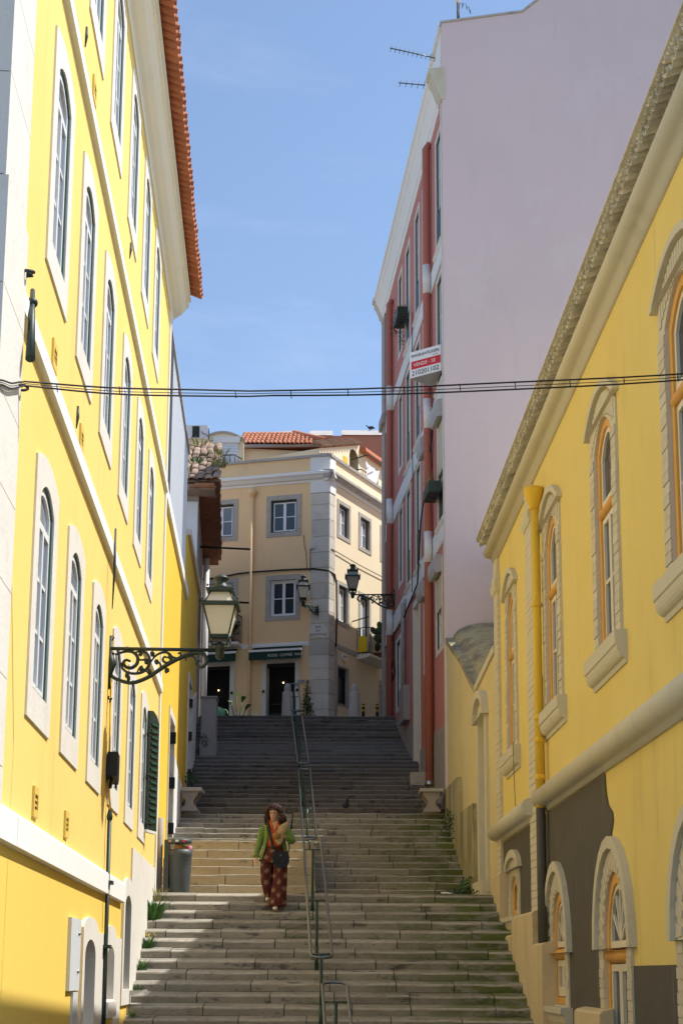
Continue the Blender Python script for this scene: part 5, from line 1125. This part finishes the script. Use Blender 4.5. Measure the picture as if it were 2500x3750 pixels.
# ============================================================ handrails down the middle of the stairs
low = lambda Y: 1.30-.4306*(24.5-Y)
rt = lambda Y: 1.555+.419*(Y-27.68)
up = lambda Y: 3.57+.4026*(Y-32.3)
def handrail(Y0, X0, Y1, X1, zf, posts, label, w=.14, H=.9):
    t = thing('handrail', label, 'handrail', (X0, Y0, zf(Y0)), 'central stair handrails')
    a, b = Vector((X0, Y0, zf(Y0)+H)), Vector((X1, Y1, zf(Y1)+H)); d = (b-a).normalized(); sx = Vector((1, 0, 0)); L = (b-a).length
    pts = []
    for c, sg_ in ((a, 1), (b, -1)):
        for k in range(7):
            an = math.pi*k/6; pts.append(c+d*sg_*(w*.55-math.sin(an)*w*.55)+sx*(math.cos(an)*w*sg_*-1))
    part('rail_loop', MB().tube(pts, .020, 10, True), 'steel_tube', t)
    for Y in posts:
        f = (Y-Y0)/(Y1-Y0); p = a+(b-a)*f; g = zf(Y)
        z0 = g-.12
        part('post', MB().tube([(p.x, p.y, z0), (p.x, p.y, p.z-.03)], .021, 10), 'post_green', t)
        part('post_sleeve', MB().tube([(p.x, p.y, z0), (p.x, p.y, g+.22)], .027, 10), 'post_green', t)
        part('crossbar', MB().tube([p+Vector((-w, 0, -.02)), p+Vector((w, 0, -.02))], .010, 6), 'post_green', t)
handrail(14.8, .12, 19.18, -.07, low, (15.2, 16.9, 18.68), 'nearest handrail loop at the bottom edge of the stairs', .155)
handrail(19.9, -.24, 24.55, -.47, low, (20.05, 21.9, 24.0), 'handrail loop on the lower flight, second from the bottom', .14)
handrail(27.7, -.57, 32.3, -.80, rt, (27.9, 29.6, 31.7), 'handrail loop on the middle flight beside the side block', .125)
handrail(32.5, -.83, 37.1, -1.12, up, (32.7, 34.7, 36.7), 'handrail loop on the dark upper flight, lower of two', .125)
handrail(37.6, -1.15, 41.0, -1.32, up, (37.8, 39.4, 40.8), 'topmost handrail loop reaching the cafe level', .12)

# ============================================================ benches, bin, cabinet
def bench(x, y, z, label, mt='limestone'):
    t = thing('stone_bench', label, 'bench', (x, y, z), 'stone benches')
    part('slab', MB().box((x-.25, y-.3, z+.43), (x+.25, y+.55, z+.50), None, .006), 'old_stone', t)
    for yy in (y-.24, y+.36):
        prof = [(-.19, 0), (.19, 0), (.17, .06), (.09, .14), (.08, .22), (.15, .32), (.20, .43), (-.20, .43), (-.15, .32), (-.08, .22), (-.09, .14), (-.17, .06)]
        part('leg', MB().prism([(x+a, z+b) for a, b in prof], yy, yy+.14, lambda a, b, h: Vector((a, h, b))), 'grey_render', t)
bench(-3.22, 31.98, 3.41, 'carved stone bench against the left wall halfway up'); bench(1.93, 31.92, 3.41, 'carved stone bench below the salmon downpipe on the right')
solo('stone_ledge', MB().box((1.62, 34.7, 4.35), (2.05, 35.0, 4.66), None, .02), 'old_stone', 'rough stone ledge at the foot of the salmon facade on the upper flight', 'ledge')
bn = thing('litter_bin', 'dark grey litter bin overflowing at the corner of the sunlit building', 'bin', (-2.72, 25.3, 1.33))
part('body', MB().lathe([(.165, 0), (.175, .02), (.19, .40), (.198, .62), (.205, .63), (.205, .73), (.19, .73), (.185, .55)], 24, (-2.70, 25.3, 1.325)), 'bin_grey', bn)
part('lid', MB().lathe([(.19, .83), (.215, .84), (.215, .89), (.19, .905), (.12, .935), (.02, .945)], 24, (-2.72, 25.3, 1.325)), 'bin_grey', bn)
part('lid_arm', MB().box((-2.96, 25.2, 1.34), (-2.88, 25.4, 2.22)), 'bin_grey', bn)
for a0, a1, c_ in ((-.9, -.55, 'paper_bag'), (-.2, .05, 'litter_white'), (.35, .55, 'sign_red')):
    q = [Vector((-2.72+.2165*math.sin(a), 25.3-.2165*math.cos(a), 0)) for a in (a0, (a0+a1)/2, a1)]
    part('sticker', MB().add([p+Vector((0, 0, z)) for z in (2.172, 2.21) for p in q], [(0, 1, 4, 3), (1, 2, 5, 4)]), c_, bn)
for i, (x, c_, r_) in enumerate(((-2.72, 'litter_brown', .085), (-2.63, 'litter_brown', .06), (-2.55, 'litter_pink', .055), (-2.81, 'litter_white', .05))):
    solo('litter', MB().blob((x, 25.25, 2.06+r_*.3), (r_, r_*.8, r_*.8), i, 8, 6, .3), c_, ['crumpled brown paper in the litter bin', 'small brown wrapper in the litter bin', 'pink plastic cup on the right of the litter bin', 'white paper scrap in the litter bin'][i], 'litter', 'rubbish in the bin')
cbn = thing('electrical_cabinet', 'tall grey electrical cabinet against the old house on the upper flight', 'cabinet', (-3.42, 38.2, 5.6))
part('plinth', MB().box((-3.62, 37.92, 5.3), (-3.2, 38.5, 5.95)), 'cabinet_grey', cbn); part('case', MB().box((-3.6, 37.95, 5.955), (-3.22, 38.48, 7.0)), 'cabinet_grey', cbn)
part('door', MB().box((-3.57, 37.935, 6.0), (-3.25, 37.949, 6.95)), 'cabinet_grey', cbn); part('roof_plate', MB().box((-3.63, 37.9, 7.002), (-3.19, 38.5, 7.04)), 'cabinet_grey', cbn)
# litter on the steps
solo('paper_litter', MB().blob((1.75, 24.95, 1.33), (.12, .08, .025), 5, 7, 4, .4), 'litter_white', 'flattened white paper on the landing by the garden doorway', 'litter')
solo('broken_tile', MB().box((-2.83, 20.55, -.27), (-2.62, 20.75, -.22), None, .02), 'limestone', 'broken pale stone chip on a low step by the left wall', 'stone')
solo('stone_chip', MB().blob((-.38, 21.55, .24), (.06, .05, .04), 3, 7, 5, .3), 'step_stone', 'small loose stone under the handrail loop', 'stone')

# ============================================================ overhead cables
def cable(pts, r, label, drop):
    p = [Vector(q) for q in pts]; sm = []
    for i in range(len(p)-1):
        for k in range(10):
            t = k/10; sm.append(p[i].lerp(p[i+1], t)+Vector((0, 0, -drop*math.sin(math.pi*t)*min(1, (p[i+1]-p[i]).length/1.5)+.004*math.sin(9*t+i))))
    sm.append(p[-1]); return solo('overhead_cable', MB().tube(sm, r, 6), 'cable_black', label, 'cable', 'cables over the stairs')
cable([(-2.46, 8.2, 3.42), (-2.22, 9.2, 3.79), (-2.24, 9.95, 4.09), (-.55, 11.0, 4.46), (2.91, 11.4, 4.80)], .0065, 'upper black cable strung across the stairs between the yellow facades', .02)
lc = cable([(-2.46, 8.2, 3.39), (-2.22, 9.2, 3.76), (-2.24, 9.95, 4.06), (-.55, 11.0, 4.42), (2.91, 11.4, 4.75)], .0065, 'lower slacker cable strung across the stairs', .035)
cable([(-2.46, 8.2, 3.405), (-2.22, 9.2, 3.775), (-2.24, 9.95, 4.075), (-.55, 11.0, 4.44), (2.91, 11.4, 4.775)], .003, 'thin wire between the two overhead cables', .03)
for k in range(12):
    t = (k+.5)/12; a = Vector((-2.24, 9.95, 4.09)).lerp(Vector((-.55, 11.0, 4.46)), t*2.873) if t < .348 else Vector((-.55, 11.0, 4.46)).lerp(Vector((2.91, 11.4, 4.80)), (t-.348)/.652)
    part('cable_clip', MB().tube([a+Vector((0, 0, -.008)), a+Vector((.006, 0, -.07))], .004, 5), 'cable_black', lc)
hk = solo('cable_hook', MB().tube([FL.P(10.0+.05*math.cos(a), 4.07, .07+.04*math.sin(a)) for a in [k*math.pi/6 for k in range(12)]], .011, 6, True), 'green_iron', 'dark green iron ring anchoring the cables to the corner stone', 'ring')

# ============================================================ weeds along the stairs
def lx(n): return LA+LB*(24.5-.36*n)+.07
W_ = [(.2, 70, .34, .008, .10, 'leaf_dry', 'dry brown weed at the left end of the landing step', 0), (2.6, 150, .40, .030, .12, 'leaf', 'large leafy green weed growing from the left wall', 0), (5.4, 80, .26, .014, .10, 'leaf', 'yellow-flowered weed on the left of the lower flight', 14),
      (7.6, 40, .20, .012, .07, 'leaf', 'small green weed below the yellow-flowered one', 0), (9.2, 34, .18, .012, .06, 'leaf', 'tiny green weed near the broken stone chip', 0), (11.6, 26, .14, .010, .05, 'leaf', 'lowest green sprout at the left wall', 0)]
for i, (n, q, h, w_, sp, mt_, lb, fl) in enumerate(W_):
    y = 24.5-.36*n; weed((lx(n)+.02, y+.05, 1.30-.155*(math.floor(n)+1)), q, h, w_, sp, mt_, lb, 200+i, fl)
rn = random.Random(21)
def clump(c, r, n, size, mt_, label):
    m = MB(); bushy(m, c, r, n, size, rn); solo('shrub', m, mt_, label, 'shrub')
clump((2.22, 30.6, 2.95), (.16, .7, .38), 420, .05, 'leaf_dark', 'dark ivy shrub spilling over the steps at the garden wall')
clump((2.34, 27.55, 1.62), (.16, .45, .16), 200, .06, 'leaf', 'green growth at the foot of the garden doorway')
clump((2.0, 25.6, 1.38), (.35, .25, .05), 150, .05, 'leaf_dark', 'low moss patch on the landing by the doorway')
clump((-3.3, 32.9, 4.2), (.15, .3, .25), 160, .06, 'leaf_dark', 'small dark shrub behind the left stone bench')
clump((-3.45, 37.3, 5.75), (.12, .25, .18), 110, .05, 'leaf_dark', 'small weed at the foot of the electrical cabinet')
for i, (x, n) in enumerate(((-.62, 1), (-.45, 2), (-.8, 3), (-.7, 4), (-.35, 6), (-.15, 8), (-.4, 10), (-.25, 12), (2.45, 3), (2.5, 6), (2.5, 9))):
    y = 24.5-.36*n; m = MB(); bushy(m, (x, y-.015, 1.30-.155*n-.13), (.24, .03, .035), 90, .022, rn)
    solo('moss_tuft', m, 'leaf', ['moss tuft under the handrail post near the landing', 'moss tuft on the step below the landing edge', 'broad moss tuft left of the handrail, fourth step down', 'moss tuft left of the handrail, fifth step down', 'small moss tuft at the handrail mid-loop', 'moss tuft below the handrail loop end', 'moss tuft left of the nearest handrail', 'lowest moss tuft beside the nearest handrail', 'moss tuft at the right end of the upper lower-flight steps', 'moss tuft at the right end of a middle step', 'moss tuft at the right end of a low step'][i], 'moss')
# pigeons
def pigeon(c, face, label):
    t = thing('pigeon', label, 'pigeon', c, 'pigeons'); M = Matrix.Translation(c) @ Matrix.Rotation(face, 4, 'Z'); m = MB()
    rings = []
    for x, z, r in ((-.19, .085, .012), (-.13, .10, .03), (-.06, .115, .055), (.0, .125, .065), (.06, .14, .058), (.10, .175, .038), (.12, .21, .028), (.135, .235, .030), (.16, .24, .022), (.18, .235, .006)):
        rings.append([M @ Vector((x, r*math.cos(a), z+r*math.sin(a))) for a in [k*math.pi/4 for k in range(8)]])
    m.loft(rings); part('body', m, 'pigeon', t)
    for sd in (-1, 1): part('leg', MB().tube([M @ Vector((.01, .025*sd, .075)), M @ Vector((.01, .025*sd, .0)), M @ Vector((.04, .03*sd, .0))], .006, 5), 'terracotta', t); part('wing', MB().blob(M @ Vector((-.05, .052*sd, .125)), (.11, .016, .045), 2, 8, 6, .03, M.to_3x3()), 'pigeon', t)
    part('beak', MB().tube([M @ Vector((.178, 0, .235)), M @ Vector((.20, 0, .228))], [.006, .002], 5), 'black_iron', t)
pigeon((.11, 31.75, 3.42), rad(-80), 'dark pigeon sitting on the step at the middle landing'); pigeon((.99, 51.4, 19.31), rad(150), 'dark pigeon perched on the chimney of the corner house')
# ============================================================ the woman coming down the stairs
def skin_mesh(name, nodes, edges, mt, sub=2):
    me = bpy.data.meshes.new(name); me.from_pydata([n[0] for n in nodes], edges, [])
    o = bpy.data.objects.new(name+'_tmp', me); COL.objects.link(o)
    sk = o.modifiers.new('skin', 'SKIN'); sk.use_smooth_shade = True
    if not me.skin_vertices: me.skin_vertices.new(name='')
    for i, n in enumerate(nodes):
        r = n[1] if isinstance(n[1], tuple) else (n[1], n[1]); me.skin_vertices[0].data[i].radius = r
    me.skin_vertices[0].data[0].use_root = True
    sb = o.modifiers.new('sub', 'SUBSURF'); sb.levels = sub; sb.render_levels = sub
    dg = bpy.context.evaluated_depsgraph_get(); dg.update()
    out = bpy.data.meshes.new_from_object(o.evaluated_get(dg)); bpy.data.objects.remove(o)
    out.materials.clear(); out.materials.append(MAT[mt]); return out
PO = Vector((-1.06, 23.98, .99))
PS = thing('person', 'person in green jacket, orange shirt and plaid trousers walking down the stairs', 'person', PO)
# local axes: x to the picture's right, -y towards the viewer, z up
N_ = []; E_ = []
def nd(p, r, par=None):
    N_.append((Vector(p), r)); i = len(N_)-1
    if par is not None: E_.append((par, i))
    return i
pel = nd((.0, .08, .93), (.13, .10)); ch = nd((.0, .07, 1.12), (.115, .085), pel); up_ = nd((.0, .06, 1.30), (.13, .085), ch); nk = nd((.0, .04, 1.405), .05, up_); nk2 = nd((-.005, .015, 1.46), .046, nk)
def hand(par, palm, knuck, spread, curl, thumb):
    """palm: wrist->knuckle direction; fingers curl along curl"""
    w = Vector(N_[par][0]); pm = nd(w+Vector(palm)*.5, (.030, .017), par); kn = nd(w+Vector(palm), (.036, .015), pm)
    sp, cu, fw = Vector(spread), Vector(curl), Vector(palm).normalized()
    for k, ln in ((-1.5, .060), (-.5, .072), (.5, .068), (1.5, .050)):
        a = nd(w+Vector(palm)+sp*k*.019, .0085, kn); b = nd(N_[a][0]+fw*ln*.55+cu*ln*.2, .0078, a); nd(N_[b][0]+fw*ln*.3+cu*ln*.5, .0065, b)
    t0 = nd(w+Vector(palm)*.45+Vector(thumb)*.035, .011, pm); nd(N_[t0][0]+Vector(thumb)*.03+fw*.03, .0085, t0)
# right arm (picture left), hanging
s1 = nd((-.175, .06, 1.335), .055, up_); e1 = nd((-.235, .09, 1.08), .042, s1); w1 = nd((-.285, .03, .84), .028, e1); hand(w1, (-.008, -.02, -.075), None, (.25, -.95, 0), (.6, -.2, 0), (.5, -.8, -.2))
# left arm (picture right), forearm folded across holding the bag
s2 = nd((.175, .06, 1.335), .055, up_); e2 = nd((.275, .03, 1.11), .042, s2); w2 = nd((.165, -.17, 1.165), .028, e2); hand(w2, (-.07, -.03, .01), None, (-.1, -.2, .97), (.2, .8, -.1), (.1, -.5, .8))
# legs: front foot on this step, rear foot one step up
hR = nd((-.085, .09, .86), .085, pel); kR = nd((-.10, .12, .56), .058, hR); aR = nd((-.095, .27, .255), .038, kR); tR = nd((-.10, .18, .195), .034, aR); nd((-.105, .10, .185), .024, tR)
hL = nd((.085, .06, .86), .085, pel); kL = nd((.075, -.06, .50), .058, hL); aL = nd((.055, -.05, .085), .038, kL); tL = nd((.035, -.15, .04), .034, aL); nd((.025, -.225, .03), .024, tL)
N_ = [(PO+p, r) for p, r in N_]
body = skin_mesh('person_body', N_, E_, 'skin')
bo = part('body', body, None, PS)
# head
HC = PO+Vector((-.012, -.005, 1.555)); HM = Matrix.Translation(HC) @ Matrix.Rotation(rad(-8), 4, 'Z') @ Matrix.Rotation(rad(14), 4, 'X')
m = MB(); rings = []
for z, w, f, b in ((-.125, .022, -.070, -.01), (-.118, .031, -.085, .02), (-.095, .044, -.096, .05), (-.06, .056, -.100, .072), (-.02, .066, -.098, .085), (.02, .069, -.096, .092), (.06, .068, -.092, .09), (.095, .056, -.07, .075), (.118, .03, -.035, .045), (.124, .008, -.01, .015)):
    ring = []
    for k in range(16):
        a = 2*math.pi*k/16; cx_, cy_ = math.sin(a)*w, -math.cos(a)
        y = (f+b)/2+(b-f)/2*(-cy_ if False else math.cos(a)*-1)
        ring.append(HM @ Vector((cx_, y, z)))
    rings.append(ring)
m.loft(rings); m.loft([[HM @ Vector((a*q, -.090-d, z)) for a, d in ((-.012, 0), (-.005, .6*p), (0, p), (.005, .6*p), (.012, 0))] for z, q, p in ((.012, .5, .008), (-.012, .8, .018), (-.032, 1.2, .026), (-.042, 1.0, .012))], closed=False, caps=False)
hd = part('head', m, 'skin', PS)
for sd in (-1, 1):
    part('eye', MB().blob(HM @ Vector((.028*sd, -.092, .008)), (.013, .008, .007), 1, 8, 5, 0), 'eye', hd)
    part('eyebrow', MB().tube([HM @ Vector((.014*sd, -.098, .026)), HM @ Vector((.030*sd, -.097, .031)), HM @ Vector((.044*sd, -.088, .026))], .004, 5), 'hair', hd)
    part('ear', MB().blob(HM @ Vector((.068*sd, .0, -.01)), (.010, .018, .028), 1, 8, 6, .05), 'skin', hd)
part('mouth', MB().blob(HM @ Vector((0, -.097, -.066)), (.022, .007, .007), 1, 8, 5, 0), 'lip', hd)
# curly hair: a mass of small locks round the head, blown a little to the picture's right
m = MB(); rn = random.Random(8)
def lock(p, n, r, curl, fall):
    k = rn.uniform(0, 6); pts = []
    for j in range(n):
        pts.append(HM @ (p+Vector((curl*math.sin(j*1.7+k)+.002*j, curl*math.cos(j*1.7+k), -fall*j))))
    m.tube(pts, [r*.7]+[r]*(n-2)+[r*.3], 4)
for k in range(760):
    th = rn.uniform(-2.6, 2.6); t = rn.random(); zz = .115-.30*t
    sd = 1.12 if th > 0 else .98
    R = (.077+.064*math.sin(min(1, t*1.1)*math.pi*.60)+.022*rn.random())*sd
    if abs(th) < .62 and t > .10: continue
    lock(Vector((math.sin(th)*R, -math.cos(th)*R*.74+.03, zz)), 6, .0075, .012, .011)
for k in range(420):
    th = rn.uniform(0, 2*math.pi); ph = rn.uniform(0, 1.4); R = .112+.014*rn.random()
    p = Vector((math.sin(ph)*math.sin(th)*R*.98, math.sin(ph)*math.cos(th)*R+.022, .04+math.cos(ph)*R*.92))
    if p.y < -.055 and p.z < .080: continue
    lock(p, 5, .0075, .010, .008)
for k in range(160):
    th = rn.uniform(-2.6, 2.6); t = rn.random(); R = .14+.032*rn.random()
    if abs(th) < .75: continue
    lock(Vector((math.sin(th)*R, -math.cos(th)*R*.74+.03, .10-.27*t)), 6, .0025, .012, .008)
part('hair', m, 'hair', hd)
def ell(cx, cy, z, rx, ry, n=20, fold=0, ph=0, skew=0):
    return [PO+Vector((cx+rx*math.cos(a)*(1+fold*math.sin(5*a+ph)), cy+ry*math.sin(a)*(1+fold*math.sin(5*a+ph)), z+skew*math.cos(a))) for a in [2*math.pi*k/n for k in range(n)]]
# wide plaid trousers
def cloth(keys, n=36, steps=5, fold=.05, seed=0):
    """interpolated rings (cx,cy,z,rx,ry,amount) with drapery folds"""
    out = []
    for i in range(len(keys)-1):
        for j in range(steps):
            t = j/steps; q = [u+(v-u)*t for u, v in zip(keys[i], keys[i+1])]; out.append(q)
    out.append(list(keys[-1])); rings = []
    for cx_, cy_, z, rx, ry, am in out:
        ring = []
        for k in range(n):
            a = 2*math.pi*k/n; w = 1+am*fold*(math.sin(6*a+seed+z*4)+.6*math.sin(11*a-seed*2+z*9)+.5*math.sin(3*a+z*14+seed))
            ring.append(PO+Vector((cx_+rx*math.cos(a)*w, cy_+ry*math.sin(a)*w, z+.006*math.sin(5*a+seed)*am)))
        rings.append(ring)
    return rings
m = MB()
m.loft(cloth([(0, .06, 1.05, .135, .105, .1), (0, .06, 1.0, .155, .12, .2), (0, .06, .92, .185, .14, .3), (0, .06, .84, .200, .15, .4), (0, .06, .76, .195, .15, .5)], seed=1))
m.loft(cloth([(.10, .05, .86, .112, .135, .4), (.105, .02, .68, .113, .125, .8), (.10, -.02, .48, .113, .12, 1.1), (.085, -.05, .28, .120, .125, 1.4), (.062, -.07, .065, .132, .14, 1.7)], seed=2))
m.loft(cloth([(-.10, .07, .86, .108, .135, .4), (-.115, .09, .68, .105, .12, .8), (-.11, .12, .50, .098, .11, 1.1), (-.09, .19, .33, .088, .105, 1.4), (-.072, .24, .235, .08, .10, 1.7)], seed=4))
tr = part('trousers', m, 'plaid_cloth', PS)
# shoes
for (x, y, z) in ((.035, -.15, 0), (-.10, .17, .155)):
    sm_ = MB().loft([[PO+Vector((x+w*math.cos(a), y+yy, z+max(.006, .05*h+.045*h*math.sin(a)))) for a in [k*math.pi/5 for k in range(10)]] for yy, w, h in ((.13, .02, .7), (.10, .036, 1.0), (.04, .036, 1.0), (-.03, .042, .75), (-.09, .036, .55), (-.12, .015, .4))])
    part('shoe', sm_, 'shoe', PS)
# orange shirt with open collar
m = MB(); m.loft([ell(0, .055, 1.02, .140, .112), ell(0, .05, 1.14, .135, .108, fold=.02), ell(0, .05, 1.26, .150, .112, fold=.015), ell(0, .055, 1.34, .150, .095), ell(0, .05, 1.39, .085, .065), ell(0, .045, 1.42, .06, .055)])
sh = part('shirt', m, 'shirt_orange', PS)
part('neckline', MB().add([PO+Vector(p) for p in ((-.045, -.036, 1.43), (.045, -.036, 1.43), (.03, -.062, 1.36), (.004, -.068, 1.27), (-.022, -.062, 1.36))], [(0, 1, 2, 3, 4)]), 'skin', sh)
for sd in (-1, 1):
    part('collar', MB().add([PO+Vector((sd*x, y, z)) for x, y, z in ((.05, -.005, 1.475), (.042, -.045, 1.44), (.012, -.072, 1.275), (.070, -.070, 1.345), (.088, -.04, 1.42), (.075, .01, 1.455))], [(0, 1, 2, 3, 4, 5)]), 'shirt_orange', sh)
# green jacket, open at the front
def jring(z, rx, ry, gap, cy=.06, off=0):
    pts = []; n = 34
    for k in range(n+1):
        a = rad(-90)+gap+(2*math.pi-2*gap)*k/n; w = 1+(1.45-z)*.05*(math.sin(5*a+z*7)+.6*math.sin(9*a-z*11))
        pts.append(PO+Vector(((rx-off)*math.cos(a)*w, cy+(ry-off)*math.sin(a)*w, z+(.02*math.sin(2*a+.6) if z < .9 else 0))))
    return pts
prof = [(1.425, .075, .07, .75), (1.395, .125, .085, .72), (1.345, .175, .115, .62), (1.27, .182, .130, .58), (1.17, .174, .132, .62), (1.07, .178, .138, .72), (.97, .200, .155, .82), (.88, .224, .168, .90), (.79, .240, .178, .98)]
dense = []
for i in range(len(prof)-1):
    for j in range(3): dense.append(tuple(u+(v-u)*j/3 for u, v in zip(prof[i], prof[i+1])))
dense.append(prof[-1])
R1 = [jring(*p) for p in dense]; R2 = [jring(*p, off=.012) for p in dense]
m = MB(); m.loft(R1, closed=False, caps=False); jk = part('jacket', m, 'jacket_green', PS)
part('lining', MB().loft(R2, closed=False, caps=False), 'jacket_lining', jk)
def sleeve(pts, rs):
    q = []; rr = []
    for i in range(len(pts)-1):
        for k in range(5):
            t = k/5; q.append(PO+Vector(pts[i]).lerp(Vector(pts[i+1]), t)); rr.append((rs[i]+(rs[i+1]-rs[i])*t)*(1+.07*math.sin(len(q)*2.3)+.04*math.sin(len(q)*5.1)))
    q.append(PO+Vector(pts[-1])); rr.append(rs[-1]); return MB().tube(q, rr, 12)
part('sleeve', sleeve([(-.15, .06, 1.345), (-.195, .068, 1.27), (-.24, .09, 1.08), (-.272, .06, .96), (-.286, .03, .85)], [.062, .066, .056, .048, .045]), 'jacket_green', jk)
part('sleeve', sleeve([(.15, .06, 1.345), (.20, .062, 1.27), (.282, .03, 1.11), (.25, -.07, 1.12), (.185, -.15, 1.155)], [.062, .066, .060, .054, .046]), 'jacket_green', jk)
for sd in (-1, 1): part('lapel', MB().add([PO+Vector((sd*x, y, z)) for x, y, z in ((.062, .0, 1.44), (.105, -.035, 1.40), (.125, -.075, 1.31), (.105, -.085, 1.20), (.082, -.078, 1.30), (.066, -.055, 1.38))], [(0, 1, 2, 3, 4, 5)]), 'jacket_green', jk)
# shoulder bag on a broad strap
bg_ = thing('shoulder_bag', 'navy crossbody bag hanging at the walking person\'s hip', 'bag', PO+Vector((.12, -.14, .68)))
bp_ = [(-.115, .91), (.115, .91), (.135, .84), (.13, .76), (.09, .69), (.0, .66), (-.08, .69), (-.125, .76), (-.13, .84)]
part('pouch', MB().prism([(.115+a, b) for a, b in bp_], -.20, -.115, lambda a, b, h: PO+Vector((a, h, b))), 'bag_navy', bg_)
part('flap', MB().prism([(.115+a*.95, b) for a, b in ((-.115, .925), (.115, .925), (.125, .84), (.09, .765), (.0, .745), (-.09, .765), (-.125, .84))], -.214, -.201, lambda a, b, h: PO+Vector((a, h, b))), 'bag_navy', bg_)
part('clasp', MB().blob(PO+Vector((.115, -.218, .865)), (.008, .006, .008), 1, 6, 4, 0), 'silver', bg_)
strap = [(-.10, .03, 1.425), (-.105, -.035, 1.395), (-.085, -.082, 1.30), (-.058, -.092, 1.18), (-.035, -.10, 1.08), (-.012, -.125, .97), (.0, -.155, .90)]
sv = MB(); L_ = []
for i, p in enumerate(strap): L_.append([PO+Vector(p)+Vector((a, b, 0)) for a, b in ((-.022, 0), (.022, 0), (.022, -.007), (-.022, -.007))])
sv.loft(L_); part('strap', sv, 'black_iron', bg_)
part('strap', MB().tube([PO+Vector(p) for p in ((.225, -.15, .90), (.245, -.05, 1.0), (.20, .16, 1.2), (.06, .17, 1.38), (-.06, .12, 1.43), (-.10, .03, 1.425))], .010, 6), 'black_iron', bg_)
for x in (-.0, .225): part('buckle', MB().tube([PO+Vector((x, -.165, .91+.012)), PO+Vector((x, -.165, .955))], .008, 6), 'silver', bg_)
# paper bag with bread held against the chest
pb = thing('paper_bag', 'crumpled brown paper bag with a loaf in the walking person\'s left hand', 'paper bag', PO+Vector((.10, -.2, 1.0)))
rn = random.Random(9); rings = []
for z, cx_, rx, ry in ((1.04, .085, .030, .02), (1.09, .08, .055, .035), (1.16, .09, .068, .045), (1.24, .12, .075, .05), (1.32, .15, .070, .045), (1.36, .175, .045, .03), (1.40, .215, .010, .008)):
    rings.append([PO+Vector((cx_+rx*math.cos(a)*(1+rn.uniform(-.15, .15)), -.215+ry*math.sin(a)*(1+rn.uniform(-.15, .15)), z+rn.uniform(-.008, .008))) for a in [k*math.pi/6 for k in range(12)]])
part('bag', MB().loft(rings, sm=False), 'paper_bag', pb)
part('loaf', MB().blob(PO+Vector((.045, -.262, 1.165)), (.062, .042, .055), 6, 10, 8, .08), 'bread', pb)
